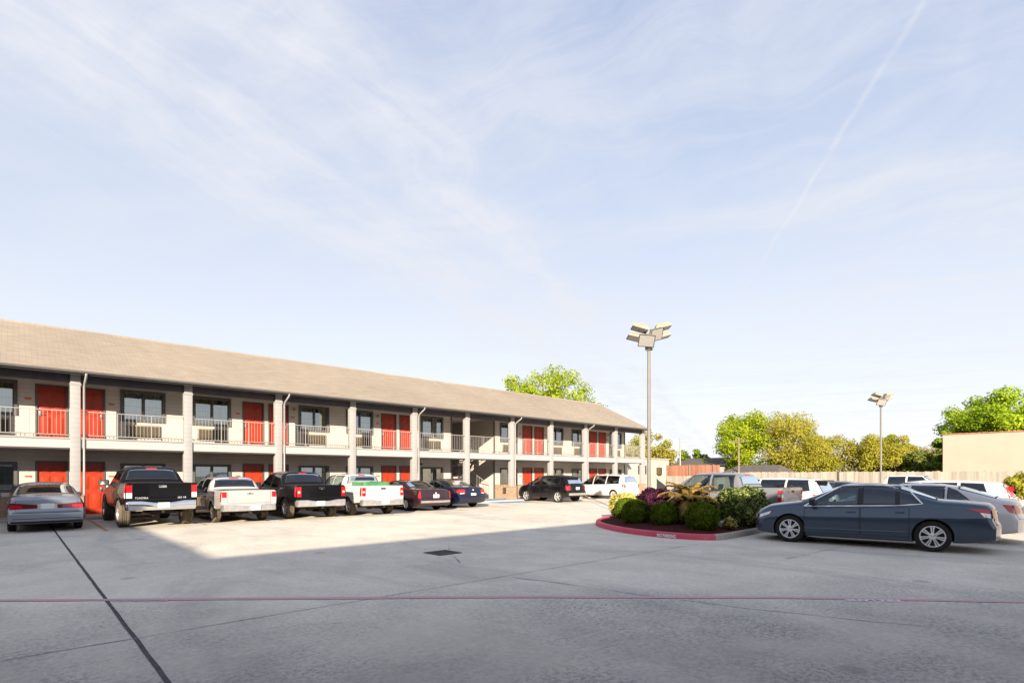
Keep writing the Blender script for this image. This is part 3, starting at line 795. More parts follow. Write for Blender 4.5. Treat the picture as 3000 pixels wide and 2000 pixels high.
PICKUP = dict(L=5.75, T=[(0, 1.33), (1.66, 1.33), (1.70, 1.36), (1.82, 1.72), (1.94, 1.83), (2.9, 1.87), (3.5, 1.83), (4.32, 1.22), (4.5, 1.18), (5.5, 1.10), (5.68, 1.0), (5.75, .88)],
    B=[(0, 1.30), (1.68, 1.30), (1.78, 1.14), (4.3, 1.12), (5.4, 1.02), (5.68, .88), (5.75, .74)], Z0=[(0, .62), (1.0, .55), (1.6, .46), (4.3, .46), (5.2, .42), (5.75, .40)],
    W=[(0, .965), (.06, .98), (1.0, 1.0), (4.6, 1.0), (5.3, .985), (5.65, .93), (5.75, .86)], axles=(1.18, 4.82), Rt=.39, arch=.455, wt=.26, Rr=.22, rim='five', cr=.02, cf=.16, smooth=.025, n=5.5, k=.30,
    prof=[(0, .95), (.06, .975), (.2, .99), (.45, 1.0), (.7, .998), (.85, .985), (.95, .972), (1, .955)], Fz=[(.4, .04), (.6, 0), (1.1, .05)],
    side=[[(2.85, 0), (4.05, 0), (3.48, .84), (2.85, .86)], [(1.95, 0), (2.77, 0), (2.77, .86), (1.99, .84)]], wind=(4.27, 3.54), rear=(1.725, 1.86), ru=.84, doors=[(2.81, 4.0), (1.88, 2.80)], mirror=3.92, mz=.10, ms=1.35, blackmirror=True, blackhandle=True, tb=.04,
    tail=[('rear', [(.80, .86), (.945, .86), (.945, 1.24), (.80, 1.24)], 'tail'), ('side', [(.0, .86), (.10, .86), (.10, 1.24), (.0, 1.24)], 'tail')],
    head=[('front', [(.55, .78), (.85, .78), (.85, 1.0), (.55, 1.0)], 'lamp_clear')], gate=(.79, .80, 1.315), plate=(0, .62), poff=.20, bumper=(.50, .74, 'chrome_worn', .96), third=1.90, bed=(.09, 1.63, .80), cabin=(1.95, 4.2, .62), seats=(2.3, 3.15), grille=(.7, 1.0, .5), step=.075, flare=.022)
SUV = dict(L=4.60, T=[(0, .96), (.04, 1.04), (.10, 1.10), (.42, 1.54), (.56, 1.62), (1.4, 1.68), (2.3, 1.67), (2.8, 1.60), (3.62, 1.10), (4.25, 1.0), (4.5, .88), (4.60, .76)],
    B=[(0, .92), (.06, 1.0), (.5, 1.05), (2.0, 1.03), (3.6, .99), (4.2, .89), (4.5, .76), (4.60, .64)], Z0=[(0, .40), (.5, .32), (1.4, .28), (4.1, .28), (4.6, .30)],
    W=[(0, .84), (.10, .885), (.6, .915), (3.4, .915), (4.1, .90), (4.45, .84), (4.60, .75)], axles=(.92, 3.63), Rt=.345, arch=.385, wt=.22, Rr=.225, rim='five', cr=.10, cf=.22, n=5,
    Rz=[(.3, .06), (.45, 0), (.62, 0), (.70, .05), (1.1, .06), (1.6, .0)], Fz=[(.3, .05), (.5, 0), (.9, .05)],
    side=[[(2.40, 0), (3.42, 0), (2.80, .84), (2.40, .86)], [(1.45, 0), (2.33, 0), (2.33, .86), (1.45, .86)], [(.72, .12), (1.38, .02), (1.38, .86), (.85, .82)]], wind=(3.56, 2.86), rear=(.13, .43), doors=[(2.37, 3.35), (1.38, 2.36)], mirror=3.22,
    tail=[('rear', [(.66, .74), (.83, .74), (.80, 1.04), (.64, 1.04)], 'tail'), ('side', [(.015, .74), (.12, .76), (.22, 1.04), (.06, 1.04)], 'tail')], head=[('front', [(.40, .68), (.74, .66), (.72, .80), (.40, .78)], 'lamp_clear')],
    gate=(.64, .62, .93), plate=(0, .86), cabin=(.5, 3.5, .4), seats=(1.35, 2.45), third=.45, grille=(.5, .72, .42), skirt=(.41, .52), blackhandle=True)

VAN = sp(SUV, L=4.8, T=[(0, .98), (.03, 1.06), (.07, 1.12), (.28, 1.58), (.42, 1.68), (1.5, 1.745), (2.6, 1.73), (3.1, 1.65), (4.15, 1.08), (4.5, .97), (4.72, .84), (4.8, .72)],
    B=[(0, .94), (.05, 1.0), (.4, 1.02), (3.0, .97), (4.1, .93), (4.5, .83), (4.72, .72), (4.8, .6)], Z0=[(0, .33), (.6, .25), (4.2, .22), (4.8, .24)], W=[(0, .88), (.10, .94), (.6, .975), (3.6, .975), (4.3, .955), (4.65, .89), (4.8, .78)],
    axles=(.98, 3.85), Rt=.325, arch=.36, rim='cover', side=[[(2.85, 0), (3.95, .0), (3.12, .84), (2.85, .86)], [(1.72, 0), (2.78, 0), (2.78, .86), (1.72, .86)], [(.52, .04), (1.64, 0), (1.64, .86), (.62, .80)]],
    wind=(4.08, 3.18), rear=(.095, .30), doors=[(2.81, 3.85), (1.70, 2.80)], mirror=3.7, tail=[('rear', [(.74, .80), (.90, .82), (.88, 1.03), (.72, .99)], 'tail'), ('side', [(.01, .80), (.16, .84), (.18, 1.02), (.03, 1.03)], 'tail')],
    gate=(.68, .56, .95), plate=(0, .78), cabin=(.5, 4.0, .35), seats=(1.3, 2.3, 3.1), third=.31, glass=['glass_mid', 'glass_mid', 'glass_clear', 'glass_mid'])
for d in (SUV, VAN):
    d.pop('skirt', None)

LOTROW = 'cars parked nose-in along the motel'
RIGHTROW = 'cars parked in the middle of the lot'

def vehicles():
    P = dict(
        silver=paint('silver_paint', (.26, .29, .345), .55, .12), black=paint('black_paint', (.0025, .0025, .004), 0, .15, .45, .12), silver2=paint('pale_silver_paint', (.48, .475, .465), .35, .25),
        black2=paint('black_paint_dusty', (.003, .003, .004), 0, .25, .5, .15), white=paint('white_paint', (.50, .49, .48), 0, .3), maroon=paint('maroon_paint', (.028, .007, .013), .35, .15),
        navy=paint('navy_paint', (.004, .006, .026), .4, .08), white2=paint('white_pearl_paint', (.54, .535, .53), 0, .1), grey=paint('dark_grey_paint', (.03, .035, .05), .4, .2),
        greysil=paint('pewter_paint', (.25, .245, .25), .5, .15), blue=paint('slate_blue_paint', (.028, .052, .085), .55, .08))
    # silver sedan, left end of the row
    s = sp(BOXY, tail=[('rear', [(.22, .70), (.80, .68), (.80, .86), (.22, .80)], 'tail_dark'), ('rear', [(.56, .68), (.82, .67), (.82, .80), (.56, .79)], 'tail'), ('side', [(.015, .69), (.22, .72), (.22, .86), (.02, .86)], 'tail_dark')],
           gate=(.70, .60, .93), seamline=[.575, .40], skirt=(.27, .33), plate=(0, .755), panel=(.23, .68, .82, 'chrome_worn'), cloth='cabin_tan', glass=['glass_clear', 'glass_mid', 'glass_mid', 'glass_mid'])
    vehicle(s, 'silver_sedan', 'silver sedan with wide dark red tail lamps, leftmost car in the motel row', 'car', .74, 21.85, 0, P['silver'], LOTROW)
    # raised black crew-cab pickup
    s = sp(PICKUP, Rt=.44, arch=.50, wt=.31, Rr=.23, dusty=True, T=[(s_, z + .10) for s_, z in PICKUP['T']], B=[(s_, z + .10) for s_, z in PICKUP['B']], Z0=[(s_, z + .12) for s_, z in PICKUP['Z0']],
           gate=(.80, .90, 1.415), tail=[('rear', [(.80, 1.12), (.95, 1.12), (.95, 1.35), (.80, 1.35)], 'tail'), ('rear', [(.80, .95), (.95, .95), (.95, 1.115), (.80, 1.115)], 'lamp_clear'), ('side', [(0, 1.12), (.12, 1.12), (.12, 1.35), (0, 1.35)], 'tail'), ('side', [(0, .95), (.12, .95), (.12, 1.115), (0, 1.115)], 'lamp_clear')],
           bumper=(.58, .86, 'chrome', .96), plate=(0, .73), bed=(.09, 1.63, .92), cabin=(1.95, 4.2, .72), latch='chrome', glass=['glass_dark'] * 4, wglass='glass_dark', inset=-.03, flare=.03)
    root, g = vehicle(s, 'black_pickup', 'raised black crew-cab pickup with polished chrome bumper and oversized dusty tyres', 'pickup truck', 3.47, 21.22, 0, P['black'], LOTROW)
    # chrome script and badges low on the tailgate
    gate = [c for c in root.children if c.name.startswith('tailgate')][0]
    lettering('TUNDRA', .085, gate, (-.74, g.prear(0, 1, .012).y, .925), (PI / 2, 0, 0), M['emblem'], shear=.25)
    lettering('SR5 V8', .08, gate, (.40, g.prear(0, 1, .012).y, .925), (PI / 2, 0, 0), M['emblem'], shear=.2)
    # pale silver small pickup
    kx, kz = .92, .885
    def small(d, fx=.915, fz=.86, dz=0):
        q = dict(d)
        for k in ('T', 'B', 'Z0'): q[k] = [(s_, z * fz + dz) for s_, z in d[k]]
        q['W'] = [(s_, w * fx) for s_, w in d['W']]
        return q
    s = small(PICKUP, .925, .865); s.update(Rt=.36, arch=.41, wt=.24, Rr=.205, dusty=True, bed=(.09, 1.63, .70), cabin=(1.95, 4.2, .55), bumper=(.44, .66, 'chrome_worn', .89), plate=(.14, .545), gate=(.70, .70, 1.135), blackmirror=True,
        tail=[('rear', [(.735, .90), (.875, .90), (.875, 1.09), (.735, 1.09)], 'tail'), ('rear', [(.745, .76), (.865, .76), (.865, .895), (.745, .895)], 'lamp_clear'), ('side', [(0, .76), (.09, .76), (.09, 1.09), (0, 1.09)], 'tail')], emblem=1.03, latch='chrome_worn', glass=['glass_dark'] * 4, wglass='glass_dark')
    root, g = vehicle(s, 'silver_pickup', 'small pale silver pickup with black rear window, between two black pickups', 'pickup truck', 6.02, 21.12, 0, P['silver2'], LOTROW)
    # second black pickup
    s = small(PICKUP, .985, .975); s.update(dusty=True, Rt=.40, Rr=.22, gate=(.78, .80, 1.285), bumper=(.50, .74, 'chrome_worn', .95), emblem=1.17, glass=['glass_dark'] * 4, wglass='glass_dark', bed=(.09, 1.63, .8), cabin=(1.95, 4.2, .6),
        tail=[('rear', [(.78, .86), (.93, .86), (.93, 1.22), (.78, 1.22)], 'tail'), ('rear', [(.815, .99), (.90, .99), (.90, 1.07), (.815, 1.07)], 'lamp_clear'), ('side', [(0, .86), (.13, .86), (.13, 1.22), (0, 1.22)], 'tail')], plate=(-.12, .62))
    vehicle(s, 'black_pickup', 'dusty black pickup with dull metal bumper, between the silver pickup and the white pickup', 'pickup truck', 8.57, 21.1, 0, P['black2'], LOTROW)
    # white work pickup
    s = small(PICKUP, .985, .93); s.update(dusty=True, Rt=.37, Rr=.21, arch=.43, gate=(.78, .76, 1.225), bumper=(.44, .68, 'chrome_worn', .95), plate=(0, .57), glass=['glass_clear', 'glass_mid', 'glass_mid', 'glass_mid'], wglass='glass_clear', bed=(.09, 1.63, .76), cabin=(1.95, 4.2, .56),
        tail=[('rear', [(.79, .82), (.935, .82), (.935, 1.16), (.79, 1.16)], 'tail'), ('rear', [(.81, .95), (.92, .95), (.92, 1.02), (.81, 1.02)], 'lamp_clear'), ('side', [(0, .82), (.12, .82), (.12, 1.16), (0, 1.16)], 'tail')])
    vehicle(s, 'white_pickup', 'white pickup with a green tarp bundle in its open bed', 'pickup truck', 11.15, 21.1, 0, P['white'], LOTROW)
    mb = MB(); rr = random.Random(3)
    bm = bmesh.new(); bmesh.ops.create_grid(bm, x_segments=14, y_segments=14, size=1)
    for v in bm.verts:
        x, y = v.co.x, v.co.y; e = max(abs(x), abs(y))
        v.co = Vector((x * .68, y * .62, (.60 if e < .95 else .02) + .07 * noise.noise(Vector((x * 2.2, y * 2.2, 4))) + .03 * noise.noise(Vector((x * 7, y * 7, 1)))))
    me = bpy.data.meshes.new('green_tarp'); bm.to_mesh(me); bm.free(); me.materials.append(M['green_tarp']); me.polygons.foreach_set('use_smooth', [True] * len(me.polygons))
    tag(link('green_tarp', me, None, (11.15, 20.95, .765)), 'green tarp bundle lying in the bed of the white pickup', 'tarp')
    # maroon sedan
    s = sp(BOXY, L=5.25, axles=(1.22, 4.12), Rt=.325, arch=.35, W=[(0, .86), (.08, .90), (.6, .93), (4.0, .935), (4.8, .91), (5.1, .86), (5.25, .78)],
        T=[(0, .93), (.03, 1.0), (.09, 1.025), (.95, 1.07), (1.15, 1.09), (1.72, 1.36), (2.1, 1.42), (2.7, 1.43), (3.15, 1.39), (4.05, 1.0), (4.8, .93), (5.12, .84), (5.25, .72)],
        B=[(0, .90), (.3, .965), (1.1, .975), (2.5, .95), (4.0, .92), (4.8, .84), (5.12, .72), (5.25, .6)], Z0=[(0, .28), (.6, .22), (4.6, .2), (5.25, .24)],
        side=[[(2.70, 0), (3.85, 0), (3.15, .82), (2.70, .84)], [(1.85, 0), (2.62, 0), (2.62, .84), (1.85, .84)]], wind=(4.0, 3.2), rear=(1.19, 1.78), doors=[(2.66, 3.75), (1.72, 2.65)], mirror=3.7, cabin=(1.5, 3.95, .3), seats=(1.8, 2.8),
        tail=[('rear', [(.78, .62), (.865, .62), (.86, .92), (.80, .92)], 'tail'), ('rear', [(.35, .86), (.74, .86), (.74, .93), (.35, .93)], 'maroonx')], gate=(.74, .60, .955), emblem=.84, plate=(0, .70), panel=(.80, .40, .50, 'chrome_worn'), molding=(1.7, 3.9, .36))
    s['tail'] = s['tail'][:1] + [('side', [(.0, .62), (.05, .62), (.05, .92), (.0, .92)], 'tail')]
    vehicle(s, 'maroon_sedan', 'long dark maroon sedan with slim upright tail lamps', 'car', 14.35, 21.95, 0, P['maroon'], LOTROW)
    # navy sedan
    s = sp(SEDAN, tail=[('rear', [(.50, .76), (.80, .74), (.80, .95), (.52, .95)], 'tail'), ('rear', [(.54, .74), (.78, .72), (.78, .77), (.54, .79)], 'lamp_clear'), ('side', [(.02, .76), (.20, .80), (.24, .93), (.02, .94)], 'tail')], glass=['glass_dark'] * 4, wglass='glass_mid', emblem=.92, plate=(0, .68), rim='five')
    vehicle(s, 'navy_sedan', 'glossy navy blue sedan parked in front of the open stairwell', 'car', 17.15, 22.65, 0, P['navy'], LOTROW)
    # black sport utility
    s = sp(SUV, Rr=.24, spoiler=.46, blackmirror=True, glass=['glass_dark', 'glass_mid', 'glass_dark', 'glass_dark'], panel=(.80, .44, .58, 'chrome_worn'))
    vehicle(s, 'black_suv', 'black compact SUV with bright alloy wheels in front of red doors', 'SUV', 25.42, 22.62, R(1), P['black2'], LOTROW)
    vehicle(VAN, 'white_minivan', 'white minivan with clear side windows at the far end of the motel row', 'minivan', 31.75, 23.1, 0, P['white2'], LOTROW)
    # ---- right-hand block
    s = sp(SEDAN, seam=.015, dlo=[(3.64, -.03), (2.9, -.04), (1.76, -.03), (1.33, .04), (1.58, .67), (1.82, .87), (2.3, .90), (2.86, .88), (3.64, -.03)], pillars=[(2.44, 2.53), (1.75, 1.81)], molding=(1.62, 3.62, .27), glass=['glass_dark', 'glass_mid', 'glass_dark', 'glass_dark'], wglass='glass_mid', blackmirror=True)
    s['tail'] = [('rear', [(.44, .78), (.80, .76), (.80, .93), (.44, .93)], 'tail'), ('side', [(.03, .86), (.30, .88), (.62, .955), (.03, .955)], 'tail'), ('side', [(.03, .77), (.20, .79), (.30, .878), (.03, .858)], 'lamp_clear')]
    vehicle(s, 'slate_blue_sedan', 'slate blue sedan with chrome window line and spoked alloys, nearest car, beside the planted island', 'car', 15.46, 2.62, R(8.6), P['blue'], RIGHTROW)
    s = sp(SEDAN, L=4.5, axles=(.95, 3.65), rear=(.50, 1.25), glass=['glass_mid', 'glass_dark', 'glass_dark', 'glass_dark'],
        T=[(0, .96), (.05, 1.03), (.12, 1.06), (.4, 1.10), (.5, 1.12), (1.25, 1.37), (1.75, 1.44), (2.2, 1.45), (2.7, 1.38), (3.8, .98), (4.2, .88), (4.4, .78), (4.5, .66)],
        B=[(0, .90), (.3, .97), (.9, .985), (1.6, .965), (2.6, .92), (3.6, .875), (4.2, .75), (4.4, .66), (4.5, .56)], Z0=[(0, .30), (.5, .23), (1.5, .19), (4.0, .18), (4.5, .22)],
        W=[(0, .82), (.10, .85), (.6, .875), (1.3, .88), (3.4, .88), (4.0, .865), (4.35, .80), (4.5, .70)],
        side=[[(2.28, 0), (3.5, 0), (2.72, .84), (2.28, .86)], [(1.5, 0), (2.2, 0), (2.2, .86), (1.5, .84)], [(1.0, .06), (1.45, 0), (1.45, .80), (1.25, .60)]], wind=(3.72, 2.78), doors=[(2.24, 3.4), (1.40, 2.23)], mirror=3.35, third=1.28, cabin=(1.0, 3.6, .32), seats=(1.4, 2.4),
        tail=[('rear', [(.50, .76), (.78, .74), (.80, .97), (.54, .88)], 'tail'), ('side', [(.02, .76), (.14, .78), (.34, .96), (.03, .94)], 'tail')])
    vehicle(s, 'white_sedan', 'white sedan half hidden behind the slate blue sedan, red tail lamp showing', 'car', 18.1, 2.2, R(3), P['white2'], RIGHTROW)
    def low(d, fz, **kw):
        q = dict(d)
        for k in ('T', 'B'): q[k] = [(s_, z * fz if z > .9 else z * (.5 + fz / 2)) for s_, z in d[k]]
        q.update(kw); return q
    s = low(SUV, .90, tail=[('rear', [(.70, .80), (.84, .80), (.80, 1.03), (.68, 1.03)], 'tail'), ('side', [(.02, .78), (.10, .80), (.38, 1.32), (.26, 1.32)], 'tail')], glass=['glass_dark'] * 4, L=4.6)
    vehicle(s, 'white_wagon', 'white wagon with tall red corner lamps beyond the white sedan', 'SUV', 21.6, 2.45, R(1), P['white2'], RIGHTROW)
    # short-bed grey pickup behind the shrubs
    s = sp(PICKUP, L=5.3, T=[(0, 1.26), (1.28, 1.26), (1.31, 1.28), (1.43, 1.60), (1.55, 1.72), (2.5, 1.77), (3.1, 1.73), (3.95, 1.17), (4.1, 1.13), (5.0, 1.05), (5.22, .95), (5.3, .84)], B=[(0, 1.23), (1.29, 1.23), (1.38, 1.08), (3.9, 1.06), (4.9, .97), (5.2, .84), (5.3, .70)],
        Z0=[(0, .55), (1.0, .50), (1.5, .42), (3.9, .42), (5.3, .38)], W=[(0, .90), (.06, .915), (1.0, .935), (4.2, .935), (4.9, .92), (5.2, .87), (5.3, .80)], axles=(1.10, 4.42), Rt=.37, arch=.42, wt=.24, bed=(.09, 1.24, .75), cabin=(1.55, 3.85, .55), seats=(1.95, 2.8), mirror=3.55,
        side=[[(2.45, 0), (3.68, 0), (3.08, .84), (2.45, .86)], [(1.56, 0), (2.37, 0), (2.37, .86), (1.60, .84)]], wind=(3.90, 3.14), rear=(1.335, 1.47), doors=[(2.41, 3.62), (1.48, 2.40)], gate=(.74, .72, 1.245), bumper=(.46, .68, 'black_trim', .89), third=1.5, plate=(0, .56), flare=.018,
        glass=['glass_mid', 'glass_clear', 'glass_mid', 'glass_mid'], tail=[('rear', [(.75, 1.05), (.885, 1.05), (.885, 1.17), (.75, 1.17)], 'tail'), ('rear', [(.75, .96), (.885, .96), (.885, 1.045), (.75, 1.045)], 'lamp_clear'), ('rear', [(.75, .82), (.885, .82), (.885, .955), (.75, .955)], 'tail'),
        ('side', [(0, 1.05), (.10, 1.05), (.10, 1.17), (0, 1.17)], 'tail'), ('side', [(0, .96), (.10, .96), (.10, 1.045), (0, 1.045)], 'lamp_clear'), ('side', [(0, .82), (.10, .82), (.10, .955), (0, .955)], 'tail')])
    vehicle(s, 'grey_pickup', 'grey short-bed pickup behind the clipped shrubs of the island', 'pickup truck', 18.72, 7.95, 0, P['greysil'], RIGHTROW)
    s = low(SUV, .94, L=4.75, spoiler=.46, side=[[(2.40, 0), (3.42, 0), (2.80, .84), (2.40, .86)], [(1.45, 0), (2.33, 0), (2.33, .86), (1.45, .86)], [(.56, .16), (1.38, .02), (1.38, .86), (.70, .84)]], glass=['glass_dark'] * 4, axles=(.95, 3.75), tail=[('rear', [(.50, .86), (.84, .88), (.82, 1.0), (.50, .96)], 'tail'), ('side', [(.02, .86), (.36, .93), (.50, .98), (.06, .99)], 'tail')])
    vehicle(s, 'white_crossover', 'white crossover with dark rear spoiler, beyond the grey pickup', 'SUV', 21.45, 7.35, 0, P['white2'], RIGHTROW)
    vehicle(low(SEDAN, .97, glass=['glass_dark'] * 4), 'grey_sedan', 'dark grey sedan roof just showing between white crossover and white pickup', 'car', 24.6, 5.9, 0, P['grey'], RIGHTROW)
    s = small(PICKUP, .98, .90); s.update(Rt=.36, arch=.42, glass=['glass_dark'] * 4)
    vehicle(s, 'white_pickup', 'white pickup facing right, far back near the wooden fence', 'pickup truck', 36.0, 8.75, PI, P['white2'], RIGHTROW)

def lettering(text, size, parent, loc, rot, mat, shear=0, name='lettering', extrude=.003, sx=1, bold=0, align='LEFT', space=1):
    cu = bpy.data.curves.new('txt', 'FONT'); cu.body = text; cu.size = size; cu.extrude = extrude; cu.shear = shear; cu.offset = bold; cu.align_x = align; cu.space_character = space
    o = bpy.data.objects.new('txt', cu); col.objects.link(o)
    dg = bpy.context.evaluated_depsgraph_get(); dg.update()
    me = bpy.data.meshes.new_from_object(o.evaluated_get(dg)); bpy.data.objects.remove(o)
    me.materials.clear(); me.materials.append(mat)
    return link(name, me, parent, loc, rot, (sx, 1, 1))
# ------------------------------------------------------------------ motel
X0, PITCH, YC = 1.70, 3.674, 25.91
COLX = [X0 + PITCH * k for k in range(11)]
YW, F1, F2, SOF, EAVE_Y, EAVE_Z, RIDGE_Y, RIDGE_Z = 27.62, .10, 3.05, 2.67, 25.30, 5.47, 30.6, 8.02
XA, XB = -9.0, 38.45
PAIRS = [X0 + .0, X0 + 2 * PITCH + .04, X0 + 4 * PITCH, X0 + 7 * PITCH + .02, X0 + 9 * PITCH]
WELL = (20.2, 23.76)

def holed_wall(mb, x0, x1, z0, z1, y, holes, depth, mi=0, yr=None):
    xs = sorted(set([x0, x1] + [v for h in holes for v in h[:2] if x0 < v < x1])); zs = sorted(set([z0, z1] + [v for h in holes for v in h[2:] if z0 < v < z1]))
    for a, b in zip(xs, xs[1:]):
        for c, d in zip(zs, zs[1:]):
            mx, mz = (a + b) / 2, (c + d) / 2
            if any(h[0] < mx < h[1] and h[2] < mz < h[3] for h in holes): continue
            mb.quad((a, y, c), (b, y, c), (b, y, d), (a, y, d), mi)
    for a, b, c, d in holes:
        y2 = y + depth
        mb.quad((a, y, c), (a, y2, c), (a, y2, d), (a, y, d), mi); mb.quad((b, y2, c), (b, y, c), (b, y, d), (b, y2, d), mi)
        mb.quad((a, y2, d), (b, y2, d), (b, y, d), (a, y, d), mi); mb.quad((a, y, c), (b, y, c), (b, y2, c), (a, y2, c), mi)

def door_meshes():
    w, h = .86, 2.05
    mb = MB(); mb.box(-w / 2, w / 2, .03, .075, 0, h)
    for cx in (-.20, .20):
        for z0, z1 in ((.20, .86), (1.0, 1.52), (1.64, 1.90)):
            mb.box(cx - .155, cx + .155, .022, .032, z0, z1)
            mb.box(cx - .125, cx + .125, .010, .024, z0 + .03, z1 - .03, bev=.008)
    d = mb.mesh('door', M['red_door'], 30)
    mb = MB(); fw = .06
    mb.box(-w / 2 - fw, -w / 2, -.025, .08, 0, h + fw); mb.box(w / 2, w / 2 + fw, -.025, .08, 0, h + fw); mb.box(-w / 2, w / 2, -.025, .08, h, h + fw)
    f = mb.mesh('door_frame', M['frame'])
    mb = MB(); mb.box(-.03, .03, -.012, .03, -.10, .10, bev=.01); mb.tube([(0, -.01, -.02), (0, -.06, -.02), (.11, -.06, -.02)], .012, 8); mb.box(-.025, .025, -.01, .03, .16, .22, bev=.01)
    k = mb.mesh('handle', M['steel'], 40)
    return d, f, k

def window_meshes(h, curtain):
    W = 1.60; fw = .11
    mb = MB(); a, b = -W / 2, W / 2
    mb.box(a, a + fw, -.045, .07, 0, h); mb.box(b - fw, b, -.045, .07, 0, h); mb.box(a + fw, b - fw, -.045, .07, h - fw, h); mb.box(a + fw, b - fw, -.045, .07, 0, fw)
    mb.box(-.028, .028, -.03, .06, fw, h - fw)
    x0, x1, z0, z1 = a + fw, b - fw, fw, h - fw
    for (u0, u1) in ((x0, -.028), (.028, x1)):
        mb.box(u0, u0 + .03, .0, .055, z0, z1); mb.box(u1 - .03, u1, .0, .055, z0, z1)
        for i in (1, 2):
            xx = u0 + (u1 - u0) * i / 3; mb.box(xx - .007, xx + .007, .035, .05, z0, z1)
        for i in range(1, 4):
            zz = z0 + (z1 - z0) * i / 4; mb.box(u0 + .03, u1 - .03, .0352, .0498, zz - .007, zz + .007)
    f = mb.mesh('window', M['frame'])
    mb = MB(); mb.quad((x0, .03, z0), (x1, .03, z0), (x1, .03, z1), (x0, .03, z1)); p = mb.mesh('pane', M['win_glass'])
    mb = MB(); rng = random.Random(int(h * 100) + len(curtain))
    for u0, u1 in curtain:
        n = 40; pts = []
        for i in range(n + 1):
            x = u0 + (u1 - u0) * i / n; pts.append((x, .16 + .025 * math.sin(x * 48 + .8 * math.sin(x * 9))))
        for (xa, ya), (xb, yb) in zip(pts, pts[1:]): mb.quad((xa, ya, .02), (xb, yb, .02), (xb, yb, h - .02), (xa, ya, h - .02))
    return f, p, mb

def ac_mesh(lower):
    mb = MB()
    if lower:
        mb.box(-.30, .30, -.07, 0, 0, .42, 0, bev=.01)
        mb.box(-.27, .27, -.078, -.069, .03, .39, 1)
        for i in range(9): mb.box(-.27, .27, -.092, -.079, .04 + i * .04, .055 + i * .04, 0)
    else:
        mb.box(-.60, .60, -.07, 0, 0, .55, 2, bev=.015)
        mb.box(-.55, .55, -.076, -.069, .04, .49, 1)
        for i in range(9):
            x = -.53 + .118 * i; mb.box(x - .036 + .06, x + .036 + .06, -.088, -.077, .17, .48, 0); mb.box(x - .022 + .06, x + .022 + .06, -.086, -.0775, .06, .165, 0)
    return mb.mesh('air_conditioner', [M['ac_tan'], M['ac_dark'], M['ac_case']], 30)

